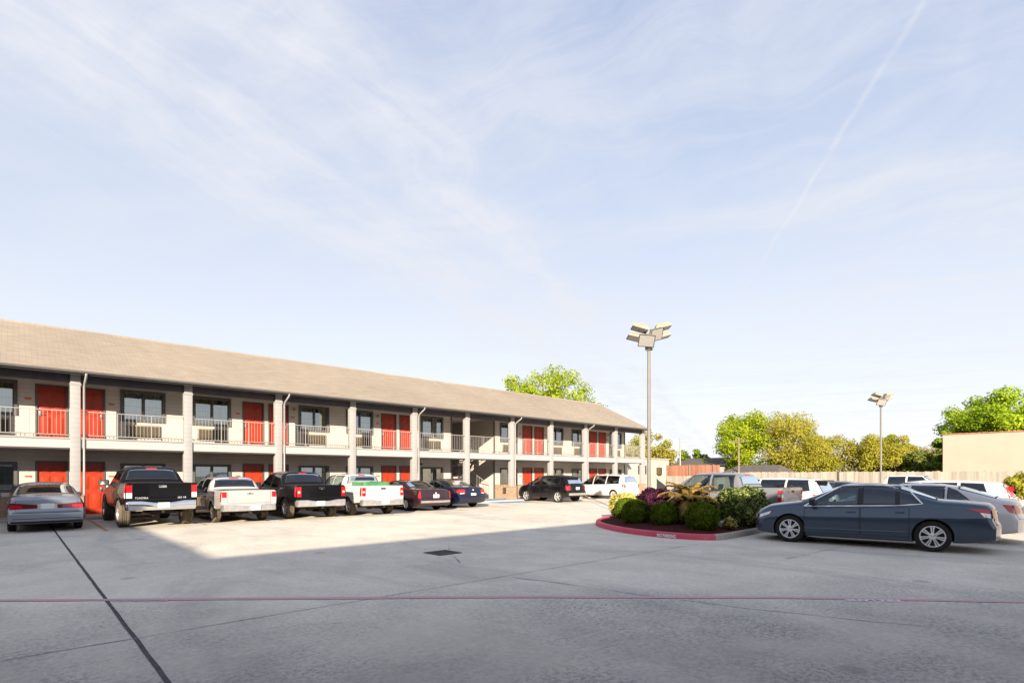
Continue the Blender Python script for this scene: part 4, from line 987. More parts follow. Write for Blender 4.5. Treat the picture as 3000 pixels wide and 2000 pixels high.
def motel():
    root = thing('motel', 'long two-storey motel with tan shingle roof, red doors and white balcony', 'motel', (15, YW, 0)); off = Vector((-15, -YW, 0))
    def put(mb, name, mats, sm=None, fix=False):
        o = mb.build(name, mats, root, sm, fix); o.location = off; return o
    def add(name, me, parent, x, y, z, rz=0):
        return link(name, me, parent, (x - 15, y - YW, z) if parent is root else (x, y, z), (0, 0, rz))
    holes = []; holes_l = []
    wins = []
    for p in PAIRS + [PAIRS[0] - 7.35]:
        for sg in (-1, 1):
            holes.append((p + sg * .59 - .43, p + sg * .59 + .43, F2, F2 + 2.05)); holes_l.append((p + sg * .59 - .43, p + sg * .59 + .43, F1, F1 + 2.05)); wins.append(p + sg * 2.38)
    for x in wins:
        holes.append((x - .70, x + .70, 4.0, 5.12)); holes_l.append((x - .70, x + .70, 1.12, 2.06))
    mb = MB()
    for a, b in ((XA, WELL[0]), (WELL[1], XB)):
        hh = [h for h in holes if a < h[0] < b]; hl = [h for h in holes_l if a < h[0] < b]
        holed_wall(mb, a, b, F2, 5.42, YW, hh, .10); holed_wall(mb, a, b, F1, SOF, YW, hl, .10)
    mb.quad((XB, YW, 0), (XB, 33.6, 0), (XB, 33.6, 5.42), (XB, YW, 5.42)); mb.quad((XA, 33.6, 0), (XA, YW, 0), (XA, YW, 5.42), (XA, 33.6, 5.42))
    mb.quad((XB, 33.6, 0), (XA, 33.6, 0), (XA, 33.6, 5.42), (XB, 33.6, 5.42))
    for gx in (XA, XB):   # gable triangles
        mb.add([(gx, 26.2, 5.43), (gx, 35.0, 5.43), (gx, RIDGE_Y, RIDGE_Z - .1)], [(0, 1, 2)])
    # stairwell side and back walls
    mb.quad((WELL[0], YW, 0), (WELL[0], 32.5, 0), (WELL[0], 32.5, 5.42), (WELL[0], YW, 5.42)); mb.quad((WELL[1], 32.5, 0), (WELL[1], YW, 0), (WELL[1], YW, 5.42), (WELL[1], 32.5, 5.42))
    mb.quad((WELL[0], 32.5, 0), (WELL[1], 32.5, 0), (WELL[1], 32.5, 5.42), (WELL[0], 32.5, 5.42))
    put(mb, 'wall', M['siding'])
    def piece(name, mat, *b):
        mb = MB(); mb.box(*b); put(mb, name, mat)
    for x in WELL:   # dark corner boards of the stairwell
        for z0, z1 in ((F1, SOF), (F2, 5.3)): piece('corner_trim', M['frame'], x - .05, x + .05, YW - .02, YW + .05, z0, z1)
    piece('lintel', M['frame'], WELL[0] + .05, WELL[1] - .05, YW + .0, YW + .06, 5.30, 5.42)
    for z0, z1 in ((.1, 2.6), (3.05, 5.4)): piece('corner_trim', M['frame'], XB - .12, XB + .02, YW - .025, YW + .03, z0, z1)
    mb = MB(); mb.quad((XA, YW + .75, .1), (WELL[0] - .05, YW + .75, .1), (WELL[0] - .05, YW + .75, 5.3), (XA, YW + .75, 5.3)); mb.quad((WELL[1] + .05, YW + .75, .1), (XB - .1, YW + .75, .1), (XB - .1, YW + .75, 5.3), (WELL[1] + .05, YW + .75, 5.3)); put(mb, 'inner_wall', M['interior'])
    # brick wainscot along the ground floor
    gaps = sorted([(h[0] - .07, h[1] + .07) for h in holes_l if h[2] < .2] + [(WELL[0] - .06, WELL[1] + .06)]); x = XA
    for a, b in gaps + [(XB - .13, None)]:
        if a > x: mb = MB(); mb.box(x, a, YW - .05, YW - .001, F1, .98); mb.box(x, a, YW - .075, YW - .0, .981, 1.03); put(mb, 'brick_wainscot', M['brick'])
        x = b
    # floors
    mb = MB(); mb.box(XA, XB + .1, YC - .09, YW - .0, SOF + .005, F2 - .06); put(mb, 'balcony_fascia', M['fascia'])
    mb = MB(); mb.box(XA, XB + .12, YC - .12, YW, F2 - .058, F2); mb.box(XA, XB + .1, YC - .05, YW, SOF - .03, SOF); put(mb, 'balcony_floor', [M['rail']])
    mb = MB(); mb.box(XA, XB + .12, YC - .105, YC - .085, SOF - .055, SOF + .004); put(mb, 'drip_edge', M['trim_dark'])
    mb = MB(); mb.box(XA, XB + .4, 25.55, 33.5, -.2, F1); put(mb, 'walkway', M['walk'])
    mb = MB(); mb.quad((21.2, 25.56, F1 + .005), (24.6, 25.56, F1 + .005), (24.6, 26.7, F1 + .005), (21.2, 26.7, F1 + .005)); put(mb, 'blue_ramp_marking', M['blue_paint'])
    # roof: shingled slab with verge overhang, fascia and soffit
    sl = (RIDGE_Z - EAVE_Z) / (RIDGE_Y - EAVE_Y); xr = XB + .30; xl = XA - .3; BY = 2 * RIDGE_Y - EAVE_Y
    prof = [(EAVE_Y, EAVE_Z), (RIDGE_Y, RIDGE_Z), (BY, EAVE_Z)]
    mb = MB(); mb.quad((xl, EAVE_Y, EAVE_Z), (xr, EAVE_Y, EAVE_Z), (xr, RIDGE_Y, RIDGE_Z), (xl, RIDGE_Y, RIDGE_Z)); mb.quad((xl, RIDGE_Y, RIDGE_Z), (xr, RIDGE_Y, RIDGE_Z), (xr, BY, EAVE_Z), (xl, BY, EAVE_Z))
    rf = put(mb, 'roof', M['shingle'])
    mb = MB(); d = .05
    mb.box(xl, xr, EAVE_Y - .015, EAVE_Y + .015, EAVE_Z - .14, EAVE_Z - .003)
    for xx in (xr, xl):
        for (ya, za), (yb, zb) in zip(prof, prof[1:]): mb.add([(xx - .03, ya, za - .14), (xx + .012, ya, za - .14), (xx + .012, yb, zb - .14), (xx - .03, yb, zb - .14), (xx - .03, ya, za - .004), (xx + .012, ya, za - .004), (xx + .012, yb, zb - .004), (xx - .03, yb, zb - .004)], [(3, 2, 1, 0), (4, 5, 6, 7), (0, 1, 5, 4), (1, 2, 6, 5), (2, 3, 7, 6), (3, 0, 4, 7)])
    put(mb, 'roof_fascia', M['trim_dark'])
    mb = MB(); mb.tube([(xl, EAVE_Y - .06, EAVE_Z - .05), (xr, EAVE_Y - .06, EAVE_Z - .05)], .055, 10); put(mb, 'gutter', M['frame'], 40)
    mb = MB(); mb.tube([(xl, RIDGE_Y, RIDGE_Z - .02), (xr, RIDGE_Y, RIDGE_Z - .02)], .07, 8); put(mb, 'ridge_cap', M['shingle'], 40)
    mb = MB(); mb.quad((xl, EAVE_Y + .02, 5.42), (xl, YW + .05, 5.42), (xr, YW + .05, 5.42), (xr, EAVE_Y + .02, 5.42)); mb.quad((WELL[0], YW + .05, 5.42), (WELL[0], 32.5, 5.42), (WELL[1], 32.5, 5.42), (WELL[1], YW + .05, 5.42)); put(mb, 'soffit', M['soffit'])
    mb = MB(); mb.box(XA, XB + .28, YC - .06, YC + .10, 5.10, 5.415); put(mb, 'beam', M['beam'])
    # columns: built once, then copied
    cm = MB(); cm.box(-.15, .15, -.15, .15, .1, 5.42, bev=.012); cm.box(-.165, .165, -.165, .165, 4.99, 5.07)
    cme = cm.mesh('column', M['siding_col'], 30)
    bb = MB(); bb.box(-.24, .24, -.24, .24, .0, .90); bb.box(-.265, .265, -.265, .265, .901, .96); bme = bb.mesh('brick_base', M['brick'])
    ds = MB(); xx = .30; yy = -.10; ds.tube([(xx - .02, EAVE_Y - .06 - YC, 5.40), (xx - .02, EAVE_Y - .06 - YC, 5.30), (xx - .03, yy - .12, 5.08), (xx - .04, yy, 4.95), (xx - .04, yy, .25), (xx - .04, yy - .16, .14)], .042, 8); dme = ds.mesh('downspout', M['white_metal'], 50)
    for k in [-2, -1] + list(range(11)):
        c = add('column', cme, root, X0 + PITCH * k, YC, 0); link('brick_base', bme, c)
        if k % 2 == 0: add('downspout', dme, root, X0 + PITCH * k, YC, 0)
    # railings between columns
    rm = {}
    for k in range(-2, 10):
        a = .165; b = PITCH - .165; mb = MB(); y = 0
        if not rm:
            mb.box(a, b, -.02, .02, .97, 1.0); mb.box(a, b, -.018, .018, .085, .115)
            n = 27
            for i in range(1, n):
                x = a + (b - a) * i / n; big = i in (9, 18); w = .016 if big else .006
                mb.box(x - w, x + w, -w, w, 0 if big else .115, .96)
            rm[0] = mb.mesh('railing', M['rail'])
        add('railing', rm[0], root, X0 + PITCH * k, YC - .03, F2)
    mb = MB(); mb.box(XB + .02, XB + .06, YC + .16, YW - .02, F2 + .96, F2 + 1.0); mb.box(XB + .02, XB + .06, YC + .16, YW - .02, F2 + .085, F2 + .115)
    for i in range(1, 12):
        y = YC + .16 + (YW - YC - .2) * i / 12; mb.box(XB + .03, XB + .05, y - .009, y + .009, F2 + .115, F2 + .96)
    put(mb, 'railing', M['rail'])
    # doors with frame and handle, room signs
    dm, fm, km = door_meshes(); sgm = MB(); sgm.box(-.10, .10, -.02, 0, -.035, .035, bev=.006); sgn = sgm.mesh('room_sign', M['sign_red'], 30)
    lm = MB(); lm.box(-.05, .05, -.03, 0, -.06, .06, bev=.01); lm.tube([(0, -.03, .02), (0, -.10, .03)], .02, 8); lm.lathe([(.03, .0), (.075, .03), (.085, .09), (.06, .14), (.001, .15)], 14, 'Z', M=Matrix.Translation((0, -.13, -.05))); lme = lm.mesh('wall_lamp', M['lamp_lens'], 40)
    for p in PAIRS + [PAIRS[0] - 7.35]:
        for sg in (-1, 1):
            for z in (F1, F2):
                d = add('door', dm, root, p + sg * .59, YW, z); link('door_frame', fm, d); h = link('handle', km, d, (sg * .35, .02, .98))
                h.scale = (-sg, 1, 1)
                add('room_sign', sgn, root, p + sg * 1.28, YW, z + 1.52)
    for x, z in ((PAIRS[2] - 1.3, 4.95), (PAIRS[1] + 1.35, 4.95), (PAIRS[4] + 1.3, 4.95), (17.95, 2.3)): add('wall_lamp', lme, root, x, YW, z)
    # windows, panes, curtains, air conditioners
    rng = random.Random(11)
    cur_u = [[(-.69, .69)], [(-.69, -.06), (.28, .69)], [(-.52, .69)], [(-.69, -.1), (.2, .69)], [(-.69, .25), (.45, .69)]]
    cur_l = [[(-.69, .69)], [(-.69, .02)], [(-.69, .69)], [(-.2, .69)], [(-.69, .69)]]
    UM = [window_meshes(1.32, c) for c in cur_u]; LM = [window_meshes(1.14, c) for c in cur_l]
    cmesh = {}
    acu, acl = ac_mesh(False), ac_mesh(True)
    order = [1, 0, 4, 1, 2, 0, 4, 2, 1, 3, 1, 4]
    for i, x in enumerate(wins):
        for up in (True, False):
            S = UM if up else LM; j = order[i % 12] if up else (i * 3 + 1) % 5; f, p, cb = S[j]
            w = add('window', f, root, x, YW, 3.90 if up else 1.02); link('pane', p, w)
            cm_ = ['curtain', 'curtain_y', 'curtain_w', 'curtain', 'curtain_y'][j] if up else ['curtain_w', 'curtain', 'curtain', 'curtain_w', 'curtain'][j]
            if (up, j) not in cmesh: cmesh[up, j] = cb.mesh('curtain', M[cm_], 60)
            link('curtain', cmesh[up, j], w)
            if up: add('air_conditioner', acu, root, x, YW, 3.23)
            elif abs(x - (WELL[1] + 1.4)) < 1 or i % 3 == 0: add('air_conditioner', acl, root, x - .3, YW - .05, .42)
    # stairs inside the well: up to a landing, then back
    mb = MB(); n = 9; run = .28; rise = (F2 - F1) / (2 * n)
    xs = WELL[1] - .25
    for i in range(n): x = xs - run * i; mb.box(x - run - .02, x, YW + .35, YW + 1.55, F1 + rise * (i + 1) - .05, F1 + rise * (i + 1))
    xl_ = xs - run * n; zl = F1 + rise * n
    mb.box(WELL[0] + .05, xl_, YW + .35, YW + 2.9, zl - .12, zl)
    for i in range(n): x = xl_ + run * i; mb.box(x, x + run + .02, YW + 1.7, YW + 2.9, zl + rise * (i + 1) - .05, zl + rise * (i + 1))
    mb.box(xl_ + run * n, WELL[1] - .02, YW + .0, YW + 4.8, F2 - .15, F2 - .01)
    st = put(mb, 'staircase', M['walk'])
    mb = MB()
    for y in (YW + .32, YW + 1.57): mb.add([(xs, y, F1 - .02), (xl_, y, zl - .22), (xl_, y, zl + .06), (xs, y, F1 + .26), (xs, y + .04, F1 - .02), (xl_, y + .04, zl - .22), (xl_, y + .04, zl + .06), (xs, y + .04, F1 + .26)], [(3, 2, 1, 0), (4, 5, 6, 7), (0, 1, 5, 4), (1, 2, 6, 5), (2, 3, 7, 6), (3, 0, 4, 7)])
    for y in (YW + 1.68, YW + 2.9): mb.add([(xl_, y, zl - .02), (xl_ + run * n, y, F2 - .22), (xl_ + run * n, y, F2 + .06), (xl_, y, zl + .26), (xl_, y + .04, zl - .02), (xl_ + run * n, y + .04, F2 - .22), (xl_ + run * n, y + .04, F2 + .06), (xl_, y + .04, zl + .26)], [(0, 1, 2, 3), (7, 6, 5, 4), (4, 5, 1, 0), (5, 6, 2, 1), (6, 7, 3, 2), (7, 4, 0, 3)])
    s2 = put(mb, 'stair_stringer', M['trim_dark'])
    mb = MB(); y = YW + .34
    mb.tube([(xs, y, F1 + 1.0), (xl_, y, zl + .95)], .025, 8); mb.tube([(xs, y, F1 + .3), (xl_, y, zl + .25)], .018, 8)
    for i in range(14):
        x = xs + (xl_ - xs) * i / 13; z = F1 + (zl - F1) * i / 13; mb.tube([(x, y, z + .3 if i % 13 else z), (x, y, z + .98)], .011, 6)
    put(mb, 'stair_rail', M['rail'], 50); mb = MB()
    y = YW + 1.69; mb.tube([(xl_, y, zl + .98), (xl_ + run * n, y, F2 + 1.0)], .025, 8)
    for i in range(14):
        x = xl_ + run * n * i / 13; z = zl + (F2 - zl) * i / 13; mb.tube([(x, y, z + .1), (x, y, z + .98)], .011, 6)
    put(mb, 'stair_rail', M['rail'], 50)

def wing(name, label, x0, x1, depth, loc, rz, lift=0):
    """neighbouring range of the same motel; its long eave casts the shade across the lot. Local: eave along +X at y=0, building behind at -Y"""
    root = thing(name, label, 'motel', (loc[0], loc[1], lift), rz)
    mb = MB(); mb.quad((x1, -2.3, -lift), (x0, -2.3, -lift), (x0, -2.3, 5.42), (x1, -2.3, 5.42)); mb.box(x0, x1, -depth + .6, -2.35, -lift, 5.42); mb.build('wall', M['siding'], root)
    ym = -depth / 2 - .0; zr = 6.5
    mb = MB(); mb.quad((x1, 0, 5.47), (x0, 0, 5.47), (x0, ym, zr), (x1, ym, zr)); mb.quad((x1, ym, zr), (x0, ym, zr), (x0, -depth, 5.47), (x1, -depth, 5.47)); mb.build('roof', M['shingle'], root)
    mb = MB(); mb.box(x0, x1, -.02, .01, 5.33, 5.465); mb.quad((x0, -.02, 5.42), (x1, -.02, 5.42), (x1, -2.35, 5.42), (x0, -2.35, 5.42)); mb.add([(x1, 0, 5.43), (x1, -depth, 5.43), (x1, ym, zr - .05)], [(0, 1, 2)]); mb.build('roof_fascia', M['trim_dark'], root)
    mb = MB(); mb.box(x0, x1, -2.3, -.5, 2.67, 3.05)
    if lift: mb.box(x0, x1, -2.3, -.5, -.38, 0)
    mb.build('balcony_floor', M['fascia'], root)
    mb = MB(); mb.box(x0, x1, -.56, -.52, 4.0, 4.05)
    n = int((x1 - x0) / .16)
    for i in range(n): x = x0 + .16 * i; mb.box(x - .009, x + .009, -.55, -.53, 3.1, 4.0)
    mb.build('railing', M['rail'], root)
    cm = MB(); cm.box(-.165, .165, -.165, .165, -lift, 5.42); cme = cm.mesh('column', M['siding_col'])
    dm, fm, km = door_meshes(); k = 0; x = x0 + 2.2
    while x < x1 - .5:
        if abs(x + loc[0]) > 1.2 or rz != 0: link('column', cme, root, (x, -.62, 0))
        if k % 2 == 0 and x < x1 - 3:
            for z in (.05, 3.05): link('door', dm, root, (x + 1.2, -2.27, z), (0, 0, PI))
        x += 3.674; k += 1
    return root

def shade_block(x0, x1):
    """added unseen block behind the camera, shaped for its shade on cars and island"""
    root = thing('unseen_shade_block', 'flat-roofed block added out of view behind the camera to shade the cars and island', 'motel', (x0, -6.0, 0)); w = x1 - x0
    mb = MB(); mb.box(.02, w, -4.6, -.6, -.05, 6.45); mb.build('wall', M['siding'], root)
    mb = MB(); mb.box(.02, w + .1, -4.8, 0, 6.46, 6.87); mb.build('roof', M['trim_dark'], root)
    mb = MB()
    for z in (.9, 4.0):
        for i in range(2): mb.box(1.2 + i * 4.2, 3.4 + i * 4.2, -.62, -.58, z, z + 1.5)
    mb.build('window', M['frame'], root)

# ------------------------------------------------------------------ ground and markings
def ribbon(pts, w, z, jit=0, seed=1, step=.15):
    rr = random.Random(seed); mb = MB(); P = []
    for (a, b), (c, d) in zip(pts, pts[1:]):
        n = max(1, int(math.hypot(c - a, d - b) / step))
        for i in range(n): P.append((a + (c - a) * i / n, b + (d - b) * i / n))
    P.append(pts[-1]); L = []; ph = rr.random() * 50
    for i, (x, y) in enumerate(P):
        a = P[max(0, i - 1)]; b = P[min(len(P) - 1, i + 1)]; dx, dy = b[0] - a[0], b[1] - a[1]; l = math.hypot(dx, dy) or 1; nx, ny = -dy / l, dx / l
        o = jit * noise.noise(Vector((i * .21, ph, 0))); ww = w / 2 * (1 + (1.6 * jit / w if w else 0) * noise.noise(Vector((i * .33, ph + 9, 0))))
        L.append(((x + nx * (o + ww), y + ny * (o + ww), z), (x + nx * (o - ww), y + ny * (o - ww), z)))
    for (a, b), (c, d) in zip(L, L[1:]): mb.quad(a, b, d, c)
    return mb

def setting():
    def st(o): return tag(o, kind='structure')
    mb = MB(); mb.quad((-900, -900, -.06), (1100, -900, -.06), (1100, 1100, -.06), (-900, 1100, -.06)); st(mb.build('ground', M['grass']))
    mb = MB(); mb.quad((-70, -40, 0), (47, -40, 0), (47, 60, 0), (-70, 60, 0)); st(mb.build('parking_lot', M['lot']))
    def strip(name, pts, w, z, mat, jit=0, seed=1): return st(ribbon(pts, w, z, jit, seed).build(name, M[mat]))
    strip('pavement_joint', [(.91, 25.5), (.91, -1)], .042, .004, 'joint_dark', .006, 2)
    strip('pavement_joint', [(-20, 6.66), (6, 6.63), (12.5, 6.6)], .012, .0045, 'joint', .008, 3)
    strip('pavement_joint', [(-20, 15.67), (10, 15.67), (24, 15.6)], .016, .004, 'crack', .01, 4)
    strip('pavement_joint', [(5.97, 6.5), (6.36, 4.64), (6.74, 2.92), (7.6, .6)], .009, .0042, 'crack', .05, 6)
    strip('pavement_joint', [(28, 23.1), (19.4, 14.3)], .06, .004, 'crack', .03, 7)
    strip('pavement_joint', [(6.7, 9.1), (6.2, 8.2)], .015, .004, 'joint', .03, 8)
    strip('pavement_joint', [(7.1, 9.8), (7.9, 10.9)], .012, .004, 'crack', .05, 9)
    strip('pavement_joint', [(14.2, 4.1), (11.3, 4.25)], .008, .0043, 'crack', .06, 10)
    # water stain by the main joint
    mb = MB(); rr = random.Random(4); ring = [(.98 + (.10 + .05 * rr.random()) * math.cos(t * PI / 9), 4.25 + (.33 + .12 * rr.random()) * math.sin(t * PI / 9), .0046) for t in range(18)]
    mb.add(ring, [tuple(range(18))]); st(mb.build('tar_patch', M['joint_dark']))
    red = [(-9, 17.5), (-.13, 9.84), (2.39, 7.67), (4.99, 5.43), (7.68, 2.91), (9.64, .78), (12, -1.8)]
    strip('fire_lane_line', red, .12, .006, 'line_red', .012, 11)
    a = math.atan2(1.83 - 2.36, 8.64 - 8.12)
    st(lettering('FIRE LANE', .155, None, (8.63, 1.83, .0085), (0, 0, a + PI), M['line_white'], .15, 'painted_lettering', 0, 1.0, .004))
    bpy.context.view_layer.update()
    a2 = math.atan2(8.55 - 8.84, 1.41 - 1.0)
    st(lettering('NO PARKING', .145, None, (1.55, 8.36, .0085), (0, 0, math.atan2(-2.17, 2.52) + PI), M['line_white_old'], .15, 'painted_lettering', 0, .8, .003))
    for i, x in enumerate((-.62, 2.06, 4.75, 7.30, 9.86, 12.7, 15.75, 18.6, 23.2, 27.2, 30.1, 33.4)): strip('stall_line', [(x, 25.4), (x, 20.2)], .10, .0055, 'line_orange', .01, 20 + i)
    for i, x in enumerate((17.0, 20.95, 24.5)): strip('stall_line', [(x, 6.3), (x, 1.4)], .10, .0055, 'line_white', .01, 40 + i)
    mb = MB(); mb.quad((21.3, 24.2, .0062), (24.1, 24.2, .0062), (24.1, 25.53, .0062), (21.3, 25.53, .0062)); st(mb.build('blue_marking', M['blue_paint']))
    # drain grate
    g = thing('drain_grate', 'square black iron drain grate set in the open concrete', 'drain grate', (6.74, 9.52, 0), R(2))
    mb = MB(); mb.quad((-.29, -.29, .0047), (.29, -.29, .0047), (.29, .29, .0047), (-.29, .29, .0047)); mb.build('pit', M['ac_dark'], g)
    mb = MB(); s = .29
    for x0, x1, y0, y1 in ((-s, s, -s, -s + .03), (-s, s, s - .03, s), (-s, -s + .03, -s + .03, s - .03), (s - .03, s, -s + .03, s - .03), (-.015, .015, -s + .03, s - .03)): mb.box(x0, x1, y0, y1, .002, .016)
    for i in range(11): y = -.24 + .048 * i; mb.box(-s + .03, -.015, y - .009, y + .009, .003, .014); mb.box(.015, s - .03, y - .009, y + .009, .003, .014)
    mb.build('bars', M['trim_dark'], g)
    # planted island
    out = [(17.9, 6.72), (13.75, 6.55), (13.2, 6.6), (12.86, 6.95), (12.72, 7.6), (12.70, 8.3), (12.82, 9.1), (13.15, 9.9), (13.75, 10.9), (14.5, 11.65), (15.4, 12.2), (16.4, 12.5), (17.9, 12.6)]
    def smooth(p):
        q = [p[0]]
        for a, b in zip(p, p[1:]): q += [(a[0] * .75 + b[0] * .25, a[1] * .75 + b[1] * .25), (a[0] * .25 + b[0] * .75, a[1] * .25 + b[1] * .75)]
        return q + [p[-1]]
    out = smooth(smooth(out))
    def inset(p, d):
        q = []
        for i, (x, y) in enumerate(p):
            a = p[max(0, i - 1)]; b = p[min(len(p) - 1, i + 1)]; dx, dy = b[0] - a[0], b[1] - a[1]; l = math.hypot(dx, dy); q.append((x + dy / l * d, y - dx / l * d))
        return q
    pr = [(0, 0), (.012, .10), (.03, .135), (.055, .15), (.13, .15), (.16, .14), (.17, .08)]
    rings = [[(x, y, z) for x, y in inset(out, d)] for d, z in pr]
    def kerb(i0, i1, name, mat, bulge=0):
        mb = MB()
        for r0, r1 in zip(rings, rings[1:]):
            for i in range(i0, i1): mb.quad(r0[i + 1], r0[i], r1[i], r1[i + 1])
        return st(mb.build(name, M[mat], None, 50))
    gi = [i for i, p in enumerate(out) if p[1] < 6.9 and p[0] < 13.25][0]
    kerb(0, gi, 'kerb', 'kerb_grey'); kerb(gi, len(out) - 1, 'kerb', 'kerb_red')
    inn = inset(out, .165); bm = bmesh.new(); c = bm.verts.new((15.6, 9.4, .2)); n = len(inn); N = 12; rows = []
    for j in range(N + 1):
        t = j / N; rows.append([bm.verts.new((x + (15.8 - x) * t, y + (9.4 - y) * t, .115 + .09 * min(1, t * 3) + .025 * noise.noise(Vector((x * (1 - t) * 3 + 2 * t, y * 3 * (1 - t), t * 9))))) for x, y in inn]) if j < N else None
    for r0, r1 in zip(rows[:-1], rows[1:-1]):
        for i in range(n - 1): bm.faces.new((r0[i + 1], r0[i], r1[i], r1[i + 1]))
    for i in range(n - 1): bm.faces.new((rows[N - 1][i + 1], rows[N - 1][i], c))
    me = bpy.data.meshes.new('planting_bed'); bm.to_mesh(me); bm.free(); me.materials.append(M['mulch']); me.polygons.foreach_set('use_smooth', [True] * len(me.polygons)); st(link('planting_bed', me))
    # white lettering on the kerb face
    st(lettering('NO PARKING', .115, None, (12.683, 8.08, .022), (R(88), 0, -PI / 2), M['line_white'], 0, 'painted_lettering', .002, .80, .004))
    # far right bed
    mb = MB(); mb.box(25.6, 32, -2.2, 3.4, 0, .14); st(mb.build('kerb_bed', M['kerb_red']))
    mb = MB(); mb.box(25.75, 31.85, -2.05, 3.25, .141, .17); st(mb.build('planting_bed', M['mulch']))
# ------------------------------------------------------------------ plants
def leaf_quads(mb, p, nrm, size, rr, mi=0, asp=.6):
    """one leaf: a folded diamond lying roughly across nrm"""
    a = nrm.orthogonal().normalized(); a.rotate(Matrix.Rotation(rr.random() * 2 * PI, 3, nrm)); b = nrm.cross(a)
    t = nrm * size * (rr.random() - .3) * .9
    l = size * (.7 + .6 * rr.random())
    mb.add([p - a * l * .5, p + b * l * asp * .5 + t * .5, p + a * l * .5 + t, p - b * l * asp * .5 + t * .5], [(0, 1, 2, 3)], mi)

def rdir(rr):
    z = rr.uniform(-1, 1); t = rr.random() * 2 * PI; r = math.sqrt(1 - z * z); return Vector((r * math.cos(t), r * math.sin(t), z))

def bush(name, label, cat, x, y, z, rx, ry, rz_, n, size, mat, core, group=None, sq=2.4, lump=.10, seed=1, flat=.12):
    rr = random.Random(seed); root = thing(name, label, cat, (x, y, z), 0, group)
    def surf(d, k=1):
        e = (abs(d.x) ** sq + abs(d.y) ** sq + abs(d.z) ** sq) ** (-1 / sq)
        m = 1 + lump * noise.noise(d * 2.3 + Vector((seed * 3.1, 0, 0))) * 2
        return Vector((d.x * rx * e * m * k, d.y * ry * e * m * k, d.z * rz_ * e * m * k + rz_ * (1 - flat)))
    bm = bmesh.new(); bmesh.ops.create_icosphere(bm, subdivisions=3, radius=1)
    for v in bm.verts: v.co = surf(v.co.normalized(), .90); v.co.z = max(v.co.z, .0)
    me = bpy.data.meshes.new('shade_core'); bm.to_mesh(me); bm.free(); me.materials.append(M[core]); link('shade_core', me, root)  # solid dark core; shade between the leaves is painted into its colour
    mb = MB(); i = 0
    while i < n:
        d = rdir(rr); k = .90 + .13 * rr.random() ** 1.5; p = surf(d, k)
        if p.z < .01: continue
        nn = (d + rdir(rr) * .75).normalized(); leaf_quads(mb, p, nn, size, rr); i += 1
    mb.build('foliage', M[mat], root); return root

def tree(name, label, x, y, h, w, base, mat, n=5200, size=.34, seed=1, clumps=26, bark='bark', trunk_r=.25, depth=None, gap=.55, group=None, limbs=9, z0=0, flat=1.0, cat='tree'):
    rr = random.Random(seed); root = thing(name, label, cat, (x, y, z0), 0, group); depth = depth or w
    cz = (h + base) / 2; hz = (h - base) / 2
    cl = []
    for i in range(clumps):
        for _ in range(40):
            d = rdir(rr) * (rr.random() ** .38)
            c = Vector((d.x * w / 2 * .88, d.y * depth / 2 * .88, cz + d.z * hz * .80))
            if d.z < -.2 and math.hypot(d.x, d.y) > .75: continue
            r = (.095 + .115 * rr.random()) * min(w, 2 * hz) * .95
            if all((c - q).length > gap * (r + s) * .62 for q, s in cl): break
        cl.append((c, r))
    mb = MB(); mb.tube([(0, 0, -.1), (.02 * h * rr.uniform(-1, 1), .02 * h * rr.uniform(-1, 1), base * .7), (0, 0, cz)], [trunk_r * 1.25, trunk_r * .85, trunk_r * .4], 10); mb.build('trunk', M[bark], root, 60)
    mb = MB()
    for c, r in rr.sample(cl, min(limbs, len(cl))):
        s = Vector((0, 0, base * .55 + rr.random() * (cz - base * .55))); m = (s + c) / 2 + Vector((rr.uniform(-.1, .1) * w * .3, rr.uniform(-.1, .1) * w * .3, hz * .1))
        mb.tube([s, m, c], [trunk_r * .5, trunk_r * .34, trunk_r * .12], 6)
        for _ in range(4):
            e = c + rdir(rr) * r * 1.15; mb.tube([c * .7 + m * .3, (c + e) / 2 + rdir(rr) * r * .15, e], [trunk_r * .12, trunk_r * .08, trunk_r * .03], 4, cap=False)
    mb.build('limbs', M[bark], root, 60)
    mb = MB(); tot = sum(r * r for _, r in cl)
    for c, r in cl:
        for _ in range(int(n * r * r / tot)):
            d = rdir(rr); k = rr.random() ** .45 * (1 + .25 * noise.noise(d * 2 + c))
            p = c + Vector((d.x * r, d.y * r, d.z * r * .78 * flat)) * k
            nn = (d + Vector((0, 0, .5)) + rdir(rr) * .9).normalized(); leaf_quads(mb, p, nn, size, rr, asp=.75)
    mb.build('crown', M[mat], root); return root

